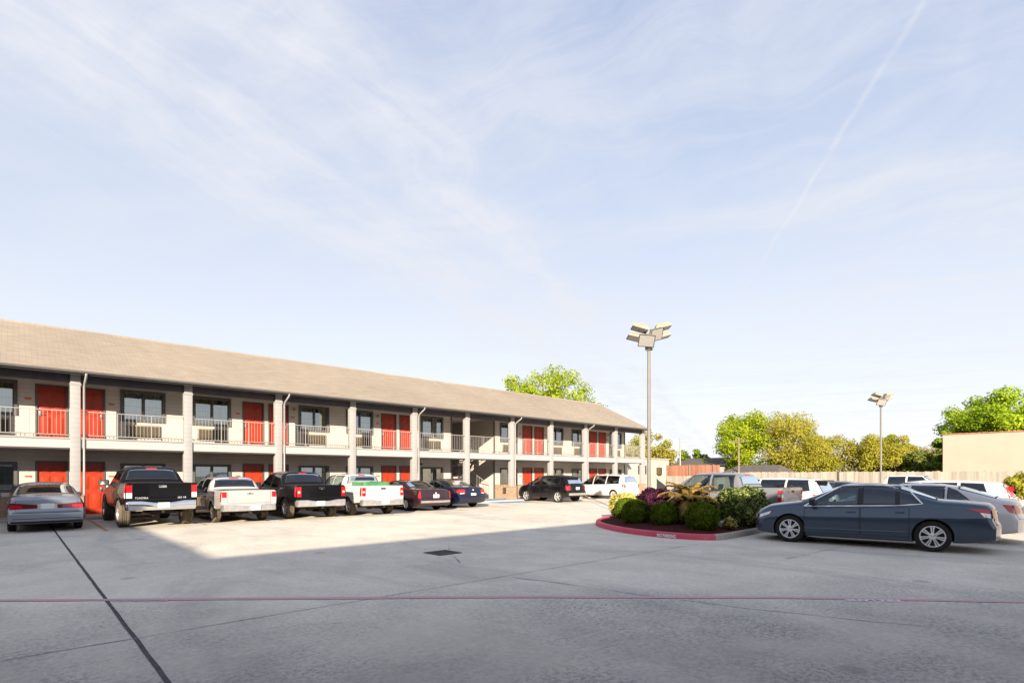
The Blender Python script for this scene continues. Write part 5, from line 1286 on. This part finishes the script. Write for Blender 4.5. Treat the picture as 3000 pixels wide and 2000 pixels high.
def palm(x, y, z):
    rr = random.Random(5); root = thing('sago_palm', 'spiky golden brown palm in the middle of the planted island', 'palm', (x, y, z))
    mb = MB(); mb.tube([(0, 0, -.05), (0, 0, .3), (0, 0, .52)], [.17, .19, .11], 12)
    for i in range(60):
        t = rr.random() * 2 * PI; zz = rr.random() * .5; mb.box(-.02, .02, .15, .23, -.015, .02, M=Matrix.Translation((0, 0, zz)) @ Matrix.Rotation(t, 4, 'Z') @ Matrix.Rotation(.5, 4, 'X'))
    mb.build('trunk', M['bark'], root)
    mb = MB()
    for i in range(88):
        az = i * 2.39996; el = R(84 - 112 * (i / 87) ** .95); L = .94 + .2 * rr.random(); n = 30; p = Vector((.0, 0, .58)); pts = [p.copy()]; e = el + .15 * rr.uniform(-1, 1)
        for k in range(n):
            e -= (.05 + .07 * (i / 87)) * (1.0 if k > 3 else .4); p = p + Vector((math.cos(e) * math.cos(az), math.cos(e) * math.sin(az), math.sin(e))) * L / n; pts.append(p.copy())
        mb.tube(pts[::2], [.009] * len(pts[::2]), 4, cap=False); side = Vector((-math.sin(az), math.cos(az), 0))
        for k in range(3, n + 1):
            a = pts[k]; tg = (pts[k] - pts[k - 1]).normalized(); up = side.cross(tg); ll = .21 * math.sin(min(1, (k - 1) / 6) * PI / 2) * (1 - .55 * (k / n) ** 3)
            for sg in (-1, 1):
                for h in (0, .5):
                    d = (side * sg * .85 + tg * .62 + up * rr.uniform(.0, .35)).normalized(); q = a - tg * h * L / n; w_ = tg * .02
                    mb.add([q - w_, q + w_, q + d * ll * .6 + w_ * .8 - Vector((0, 0, .008)), q + d * ll - Vector((0, 0, .03)), q + d * ll * .6 - w_ * .8 - Vector((0, 0, .008))], [(0, 1, 2, 3, 4)])
    mb.build('crown', M['leaf_palm'], root)

def plants():
    G = 'clipped boxwood balls along the island kerb'
    for i, (x, y, rx, rz_, lb) in enumerate([(15.5, 11.05, .40, .385, 'dark green clipped ball shrub at the rounded tip of the island, rearmost of four'), (14.25, 9.82, .41, .395, 'clipped green ball shrub in front of the purple bush'),
            (14.25, 8.82, .385, .37, 'smallest clipped green ball shrub, in front of the palm'), (14.02, 7.50, .435, .395, 'largest clipped green ball shrub, nearest the bare concrete kerb end')]):
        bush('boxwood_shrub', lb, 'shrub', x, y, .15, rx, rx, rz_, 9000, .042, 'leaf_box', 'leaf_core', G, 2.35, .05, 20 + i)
    bush('yellow_shrub', 'pale yellow sunlit shrub at the far left of the island', 'shrub', 16.35, 11.75, .15, .42, .48, .45, 5000, .07, 'leaf_gold', 'leaf_core', None, 3.4, .10, 31)
    bush('purple_shrub', 'dark purple leaved shrub left of the palm', 'shrub', 15.6, 10.05, .15, .50, .54, .55, 6500, .075, 'leaf_purple', 'purple_core', None, 2.8, .14, 32)
    bush('variegated_shrub', 'large rounded grey-green shrub next to the blue sedan nose', 'shrub', 16.1, 7.30, .15, .59, .66, .60, 9000, .085, 'leaf_var', 'leaf_core', None, 2.5, .12, 33)
    bush('dark_shrub', 'small dark leafy shrub between the palm and the large rounded shrub', 'shrub', 15.85, 8.0, .15, .36, .36, .40, 2600, .09, 'leaf_olive', 'leaf_core', None, 2.2, .2, 34)
    bush('golden_shrub', 'small yellow-green shrub low on the mulch by the concrete kerb end', 'shrub', 14.75, 7.05, .17, .17, .17, .16, 500, .06, 'leaf_gold', 'leaf_core', None, 2.2, .2, 35)
    rr = random.Random(8); bm = bmesh.new(); bmesh.ops.create_icosphere(bm, subdivisions=3, radius=1)
    for v in bm.verts: v.co = Vector((v.co.x * .13, v.co.y * .2, v.co.z * .14)) * (1 + .25 * noise.noise(v.co * 1.7))
    me = bpy.data.meshes.new('landscape_rock'); bm.to_mesh(me); bm.free(); me.materials.append(M['white_wall']); tag(link('landscape_rock', me, None, (14.95, 7.28, .26)), 'pale rock on the red mulch beside the low golden shrub', 'rock')
    palm(15.25, 8.55, .15)
    bush('hedge_shrub', 'yellow-green shrub standing in the red bed at the right edge of the picture', 'shrub', 28.4, 2.15, .15, 1.0, .75, .74, 6200, .11, 'leaf_yellow', 'leaf_core', None, 2.4, .2, 36)
    T = 'trees behind the lot'
    tree('shade_tree', 'bright lime green tree rising behind the motel roof', 48.3, 47.3, 15.0, 16.5, 6, 'leaf_lime', 19000, .26, 3, 64, group=T, trunk_r=.3)
    tree('small_tree', 'low rounded yellow-green tree behind the small white building', 62, 40.5, 7.6, 7.2, .6, 'leaf_yellow', 11000, .25, 4, 40, group=T)
    tree('small_tree', 'low dark green tree between the white building and the tallest field tree', 66, 36.5, 5.6, 4.6, .3, 'leaf_green', 6500, .25, 5, 26, group=T)
    tree('shade_tree', 'tall bright green tree behind the utility pole', 63.5, 28.6, 10.2, 7.6, 1.4, 'leaf_lime', 18000, .21, 6, 46, bark='bark_pale', group=T)
    tree('shade_tree', 'tall paler yellowish tree with visible pale trunk, right of the utility pole', 65, 24.0, 9.8, 8.6, .8, 'leaf_yellow', 16000, .19, 7, 50, bark='bark_pale', group=T)
    tree('sparse_tree', 'thin nearly bare tree with few buds left of the second lamp post', 71, 20.3, 7.0, 5.0, .8, 'leaf_bare', 2200, .22, 8, 20, bark='bark_pale', trunk_r=.13, limbs=18, group=T)
    for i, (x, y, h, w, m, lb) in enumerate([(68, 21.8, 6.6, 6.2, 'leaf_yellow', 'ochre yellow tree just right of the tall paler tree'), (71, 18.3, 7.0, 6.0, 'leaf_yellow', 'broad mustard coloured tree over the middle of the fence'), (76, 17.6, 7.5, 4.2, 'leaf_lime', 'green topped tree behind the mustard coloured trees'), (72, 15.2, 6.4, 5.6, 'leaf_yellow', 'mustard coloured tree left of the second lamp post'),
            (69, 25.5, 5.2, 5.0, 'leaf_yellow', 'low yellowish scrub tree under the tall paler tree'), (74, 16.2, 6.4, 5.4, 'leaf_yellow', 'pale yellow scrub tree just behind the second lamp post'), (75, 13.6, 5.6, 5.0, 'leaf_bare', 'buff coloured budding tree right of the second lamp post'), (78, 20.0, 6.6, 5.6, 'leaf_bare', 'greyish budding tree between the ochre and the mustard coloured trees'),
            (70, 12.2, 4.6, 4.8, 'leaf_olive', 'low olive scrub tree right of the second lamp post')]):
        tree('scrub_tree', lb, x, y, h, w, .1, m, 14000, .19, 40 + i, 36, 'bark_pale', .16, group=T, limbs=8)
    tree('sparse_tree', 'thin bare grey tree right of the second lamp post', 76, 11.6, 7.2, 5.4, 1.0, 'leaf_bare', 1800, .2, 50, 20, 'bark_pale', .12, group=T, limbs=18)
    tree('cedar_tree', 'dark pointed evergreen beside the cream building', 68, 10.1, 5.0, 3.6, .1, 'leaf_olive', 6000, .2, 51, 30, group=T, trunk_r=.15)
    tree('column_tree', 'narrow bright green tree against the corner of the cream building', 58, 8.9, 6.2, 2.4, .1, 'leaf_green', 6000, .22, 52, 26, group=T, trunk_r=.12)
    tree('shade_tree', 'big rounded green tree rising over the cream building', 78.5, 7.2, 11.5, 13, 3.0, 'leaf_lime2', 26000, .25, 53, 60, group=T, trunk_r=.4)

# ------------------------------------------------------------------ lamps, poles, fences, far buildings
def lamps():
    root = thing('street_lamp', 'tall parking lot lamp post with six floodlight heads, rising from the planted island', 'lamp post', (16.1, 10.57, .1), 0, 'lamp posts in the lot')
    rv = Vector((.7365, -.6764, 0)); cv = Vector((-.6764, -.7365, 0)); up = Vector((0, 0, 1)); H = 5.9
    mb = MB(); mb.lathe([(.001, 0), (.24, 0), (.24, .5), (.22, .55), (.001, .55)], 20, 'Z'); mb.build('base', M['kerb_grey'], root, 40)
    mb = MB(); mb.tube([(0, 0, .5), (0, 0, H)], [.066, .056], 16); mb.box(-.13, .13, -.13, .13, .551, .575); mb.build('pole', M['pole'], root, 30)
    mb = MB(); mb.box(-.095, .095, -.095, .095, H - .06, H + .08, bev=.02); mb.tube([(0, 0, H), (0, 0, H + .52)], .05, 10)
    heads = [(-.36, .62, .15, (-.30, .05, -1)), (-.46, .36, -.05, (-.25, .1, -1)), (.44, .66, .1, (.25, .05, -1)), (.48, .40, -.1, (.25, .0, -1)), (-.15, .20, .30, (-.20, .8, -.62)), (.20, .42, .28, (.55, .75, -.5))]
    for a, z, c, _ in heads: mb.tube([(0, 0, H + .08 + z * .5), rv * a * .75 + cv * c * .7 + up * (H + z + .02)], .022, 8)
    mb.build('bracket', M['pole'], root, 40)
    hm = MB()   # housing tapers upward from the lens; lens faces -Z
    a, b = .27, .22; vs = [(-a, -b, 0), (a, -b, 0), (a, b, 0), (-a, b, 0), (-a, -b, .045), (a, -b, .045), (a, b, .045), (-a, b, .045), (-a * .72, -b * .7, .16), (a * .72, -b * .7, .16), (a * .72, b * .7, .16), (-a * .72, b * .7, .16)]
    hm.add(vs, [(0, 1, 5, 4), (1, 2, 6, 5), (2, 3, 7, 6), (3, 0, 4, 7), (4, 5, 9, 8), (5, 6, 10, 9), (6, 7, 11, 10), (7, 4, 8, 11), (8, 9, 10, 11), (3, 2, 1, 0)]); hme = hm.mesh('lamp_head', M['lamp_case'])
    lm = MB(); lm.quad((-a + .025, b - .025, -.006), (a - .025, b - .025, -.006), (a - .025, -b + .025, -.006), (-a + .025, -b + .025, -.006)); lme = lm.mesh('lens', M['lamp_lens'])
    em = MB()
    for x0, x1, y0, y1 in ((-a, a, -b, -b + .024), (-a, a, b - .024, b), (-a, -a + .024, -b + .024, b - .024), (a - .024, a, -b + .024, b - .024)): em.box(x0, x1, y0, y1, -.012, -.001)
    eme = em.mesh('lens_frame', M['trim_dark'])
    for aa, z, c, d in heads:
        n = (rv * d[0] + cv * d[1] + up * d[2]).normalized(); pos = rv * aa + cv * c + up * (H + z)
        zz = -n; xx = (rv - zz * rv.dot(zz)).normalized(); yy = zz.cross(xx)
        o = link('lamp_head', hme, root, pos); o.rotation_euler = Matrix((xx, yy, zz)).transposed().to_euler(); link('lens', lme, o); link('lens_frame', eme, o)
    c = copy_tree(root); c.location = (42.5, 10.0, 0); c['label'] = 'farther parking lot lamp post standing in front of the wooden fence'; c.scale = (1, 1, 1.06)

def background():
    def fence(name, label, pts, h, mat, base=0):
        root = thing(name, label, 'fence', (pts[0][0], pts[0][1], base)); o = Vector((pts[0][0], pts[0][1], 0)); rr = random.Random(len(label)); mb = MB(); pm_ = MB()
        for (a, b), (c, d) in zip(pts, pts[1:]):
            L = math.hypot(c - a, d - b); ang = math.atan2(d - b, c - a); n = int(L / .145)
            for i in range(n):
                Mx = Matrix.Translation((a - o.x, b - o.y, 0)) @ Matrix.Rotation(ang, 4, 'Z'); x = i * .145; hh = h + rr.uniform(-.035, .02) + .03 * noise.noise(Vector((x * .3, a, 0)))
                mb.box(x + .003, x + .142, -.01 + rr.uniform(-.004, .004), .012, .03, hh, M=Mx)
            for i in range(int(L / 2.4) + 1): pm_.box(i * 2.4 - .045, i * 2.4 + .045, -.10, -.012, -.05, h + .05, M=Mx)
        mb.build('fence_boards', M[mat], root); pm_.build('fence_post', M['pole_wood'], root)
    fence('wooden_fence', 'long weathered tan board fence along the back of the lot', [(46.2, -14), (46.2, 23.6)], 1.93, 'fence')
    fence('wooden_fence', 'lower stretch of pale board fence below the reddish fence', [(46.3, 23.75), (46.3, 28.4)], 1.62, 'fence')
    fence('wooden_fence', 'shorter reddish stained board fence next to the small white building', [(47.2, 28.9), (47.2, 23.4)], 2.62, 'fence_red')
    # white outbuilding beyond the motel end
    root = thing('outbuilding', 'small plain white flat-roofed building beyond the end of the motel', 'building', (48, 32, 0))
    mb = MB(); mb.box(-7, 4.6, 0, 9, -.05, 3.35); mb.build('wall', M['white_wall'], root)
    mb = MB(); mb.box(-7.08, 4.68, -.08, 9.08, 3.351, 3.47); mb.build('roof', M['cream_wall'], root)
    for x0, x1, z0, z1 in ((-1.15, .15, 1.85, 2.6),):
        mb = MB(); mb.box(x0 - .08, x1 + .08, -.05, .0, z0 - .08, z1 + .08); mb.box((x0 + x1) / 2 - .03, (x0 + x1) / 2 + .03, -.075, -.051, z0, z1); f = mb.build('window', M['frame'], root)
        mb = MB(); mb.quad((x0, -.056, z0), (x1, -.056, z0), (x1, -.056, z1), (x0, -.056, z1)); mb.build('pane', M['glass_dark'], f)
    mb = MB(); mb.box(2.15, 2.75, -.35, 0, 1.75, 2.5, bev=.03); ac = mb.build('air_conditioner', M['ac_tan'], root)
    mb = MB(); mb.box(2.95, 3.75, -.04, 0, 1.8, 2.65); mb.build('shutter', M['soffit'], root)
    # cream commercial building over the fence
    root = thing('cream_building', 'blank cream rendered building behind the fence at the right', 'building', (52, 8.24, 0))
    mb = MB(); mb.box(0, 22, -34, 0, -.05, 4.72); mb.build('wall', M['cream_wall'], root)
    mb = MB(); mb.box(-.06, 22.1, -34.1, .06, 4.721, 4.80); mb.build('coping', M['fence_red'], root)
    mb = MB(); mb.box(3, 6, -18, -14, 4.6, 5.0); mb.build('roof_unit', M['rail'], root)
    # low house roofs behind the fence
    for x, y, w, h, lb in ((66, 34.5, 7, 3.9, 'dark roofed low house left of the utility pole'), (58, 24.6, 5.5, 2.75, 'low house with grey roof partly hidden behind the fence')):
        root = thing('house', lb, 'house', (x, y, 0)); mb = MB(); mb.box(-3, 3, -w / 2, w / 2, -.05, h - 1.0); mb.build('wall', M['white_wall'], root)
        mb = MB(); e = h - 1.05; mb.quad((-3.4, -w / 2 - .4, e), (-3.4, w / 2 + .4, e), (0, w / 2 - .6, h), (0, -w / 2 + .6, h)); mb.quad((3.4, w / 2 + .4, e), (3.4, -w / 2 - .4, e), (0, -w / 2 + .6, h), (0, w / 2 - .6, h)); mb.add([(-3.4, -w / 2 - .4, e), (0, -w / 2 + .6, h), (3.4, -w / 2 - .4, e), (-3.4, w / 2 + .4, e), (0, w / 2 - .6, h), (3.4, w / 2 + .4, e)], [(0, 1, 2), (5, 4, 3)]); mb.build('roof', M['dark_roof'], root)
    # utility poles
    def upole(x, y, h, lb, arm, mat):
        root = thing('utility_pole', lb, 'utility pole', (x, y, 0)); mb = MB(); mb.tube([(0, 0, -.2), (0, 0, h)], [.11, .075], 10); mb.build('pole', M[mat], root, 50)
        if arm:
            mb = MB(); mb.box(-.05, .05, -.9, .9, h - .5, h - .42)
            for yy in (-.8, -.4, .4, .8): mb.lathe([(.04, h - .419), (.045, h - .36), (.02, h - .27)], 8, 'Z', M=Matrix.Translation((0, yy, 0)))
            mb.build('crossarm', M['pole_wood'], root)
            mb = MB(); mb.tube([(0, 0, h - .8), (0, 3.4, .2)], .015, 5); mb.build('guy_wire', M['trim_dark'], root)
    upole(57, 33.2, 6.0, 'pale slender pole standing left of the tall green tree', False, 'rail')
    upole(55.5, 25.6, 5.6, 'wooden utility pole with crossarm and slanting guy wire', True, 'pole_wood')

# ------------------------------------------------------------------ sky, sun, camera
def world():
    w = bpy.data.worlds.new('World'); scene.world = w; w.use_nodes = True; t = w.node_tree; n = t.nodes; bg = n['Background']
    class W(NT):
        def __init__(s): s.t = t; s.n = t.nodes; s.l = t.links
    s = W(); EL, AZ = R(17.4), None
    sky = s.node('ShaderNodeTexSky', sky_type='NISHITA'); sky.sun_disc = False; sky.sun_elevation = EL; sky.sun_rotation = SUN_ROT
    sky.air_density = 1.0; sky.dust_density = 1.2; sky.ozone_density = 1.0
    v = s.coord('Generated'); x, y, z = s.sep(v)
    zc = s.math('MAXIMUM', z, .03); px = s.math('DIVIDE', x, zc); py = s.math('DIVIDE', y, zc)
    def along(ex, ey):
        p = s.math('ADD', s.math('MULTIPLY', px, ex), s.math('MULTIPLY', py, ey)); q = s.math('ADD', s.math('MULTIPLY', px, -ey), s.math('MULTIPLY', py, ex)); return p, q
    def vec(a, b, c=0.0):
        cx = s.node('ShaderNodeCombineXYZ')
        for i, k in enumerate((a, b, c)):
            if hasattr(k, 'is_linked'): s.lk(k, cx.inputs[i])
            else: cx.inputs[i].default_value = k
        return cx.outputs[0]
    def bell(q, c, wd): # smooth bump
        d = s.math('DIVIDE', s.math('SUBTRACT', q, c), wd); return s.math('POWER', 2.718, s.math('MULTIPLY', s.math('MULTIPLY', d, d), -1.0))
    p1, q1 = along(.907, .42); p2, q2 = along(.817, .576)
    wob = s.math('MULTIPLY', s.math('SUBTRACT', s.noise(vec(p1, q1), 1.6, 3), .5), .34)
    qw = s.math('ADD', q1, wob)
    streak = s.noise(vec(s.math('MULTIPLY', p1, .75), s.math('MULTIPLY', qw, 3.6)), 1.5, 7, .62, .35)
    puff = s.noise(vec(p1, q1, 3.0), 1.9, 7, .62, .5)
    st = s.math('ADD', s.math('MULTIPLY', streak, .55), s.math('MULTIPLY', puff, .45))
    env = s.math('ADD', s.math('MULTIPLY', bell(qw, .90, .13), .95), s.math('MULTIPLY', bell(qw, 1.42, .30), .95))
    env = s.math('ADD', env, s.math('MULTIPLY', bell(qw, -1.0, .8), .22)); env = s.math('ADD', env, .30)
    cl = s.math('MULTIPLY', s.ramp(st, [(.36, 0), (.70, 1)]), env, clamp=True)
    # thin veil seen in the wide left half
    veil = s.math('MULTIPLY', bell(q1, 1.35, .8), .22)
    qc = s.math('ADD', q2, s.math('MULTIPLY', s.math('SUBTRACT', s.noise(vec(s.math('MULTIPLY', p2, 1.3), 0.0), 2.0, 4), .5), .045))
    ctr = s.math('MULTIPLY', bell(qc, -.605, .0085), s.ramp(s.math('DIVIDE', p2, 4.0), [(.0, 0), (.27, .32), (.5, .45), (.78, .34), (.95, 0)]))
    ctr = s.math('MULTIPLY', ctr, s.ramp(s.noise(vec(s.math('MULTIPLY', p2, 2.2), 2.0), 3, 3), [(.35, .25), (.6, 1)]))
    mask = s.math('ADD', s.math('MULTIPLY', s.math('ADD', cl, veil), .85), ctr, clamp=True)
    p4, q4 = along(.42, -.907)
    w4 = s.math('ADD', q4, s.math('MULTIPLY', s.math('SUBTRACT', s.noise(vec(p4, q4, 7.0), 1.1, 3), .5), .8))
    st4 = s.noise(vec(s.math('MULTIPLY', p4, .45), s.math('MULTIPLY', w4, 1.6), 5.0), 1.7, 8, .66, .4)
    right = s.math('MULTIPLY', s.ramp(st4, [(.42, 0), (.68, 1)]), s.ramp(s.math('MULTIPLY', s.math('ADD', q1, 3.0), .2), [(.0, .8), (.5, .75), (.75, .5), (.95, .3)]) , clamp=True)
    right = s.math('MULTIPLY', right, .75)
    mask = s.math('ADD', mask, right, clamp=True)
    K = 1 / (SKY_STR * EXPOSE)
    c = s.mix(sky.outputs[0], SKY_TINT, 1.0, 'MULTIPLY')
    # bright aerosol haze: deepens from near white at the horizon to soft blue overhead
    hz = s.ramp(z, [(.0, (.93, .945, .97)), (.10, (.91, .93, .965)), (.24, (.82, .86, .94)), (.48, (.605, .695, .87)), (.66, (.43, .535, .79)), (1, (.28, .38, .68))])
    hz = s.mix(hz, (K, K, K), 1.0, 'MULTIPLY')
    c = s.mix(c, hz, .82)
    cloud = s.mix(tuple(k * K for k in CLOUD_HI), tuple(k * K for k in HAZE), s.ramp(z, [(.05, 1), (.35, 0)]))
    c = s.mix(c, cloud, mask)
    s.lk(c, bg.inputs[0]); bg.inputs[1].default_value = SKY_STR
    # sun
    L = bpy.data.lights.new('sun', 'SUN'); L.energy = SUN_E; L.angle = R(.53); L.color = SUN_C
    o = bpy.data.objects.new('sun', L); col.objects.link(o); d = Vector((SUN_H[0] * math.cos(EL), SUN_H[1] * math.cos(EL), -math.sin(EL))); o.rotation_euler = d.to_track_quat('-Z', 'Y').to_euler(); o.location = (-30, -30, 30)

def camera():
    cd = bpy.data.cameras.new('camera'); cd.sensor_width = 36; cd.lens = 1591 / 3000 * 36; cd.shift_y = (1392 - 1000) / 3000; cd.clip_end = 4000; cd.clip_start = .05
    o = bpy.data.objects.new('camera', cd); col.objects.link(o); o.location = (0, 0, 1.65); o.rotation_euler = (PI / 2, 0, -R(42.57)); scene.camera = o

SUN_H = (.712, .702)
SUN_ROT = math.atan2(-SUN_H[0], -SUN_H[1])      # Nishita: rotation 0 puts the sun towards +Y, positive turns to +X
EXPOSE = 2.55                                   # the photograph is exposed bright (high key)
SKY_STR = .095; SUN_E = 5.0; SUN_C = (1.0, .865, .68)
SKY_TINT = (1.25, 1.10, 1.14); HAZE = (.90, .92, .965); CLOUD_HI = (.82, .845, .92)

setting()
motel()
wing('motel_wing', 'range of the same motel behind the camera, its eave shading the foreground', -60, -2.2, 11, (0, -6.0, 0), 0, 2.58)
shade_block(-2.2, 6.7)  # out of view, added to shade the blue sedan and shrubs
wing('motel_wing', 'side range of the same motel at the left, outside the picture', -24.3, 5.4, 11, (-9.45, .0, 0), -PI / 2)
vehicles()
lamps()
background()
plants()
world()
camera()
scene.view_settings.view_transform = 'Standard'; scene.view_settings.look = 'None'; scene.view_settings.exposure = 0; scene.view_settings.gamma = 1
scene.cycles.max_bounces = 8; scene.cycles.transparent_max_bounces = 16; scene.cycles.caustics_reflective = False; scene.cycles.caustics_refractive = False
scene.cycles.use_denoising = True; scene.cycles.film_exposure = EXPOSE
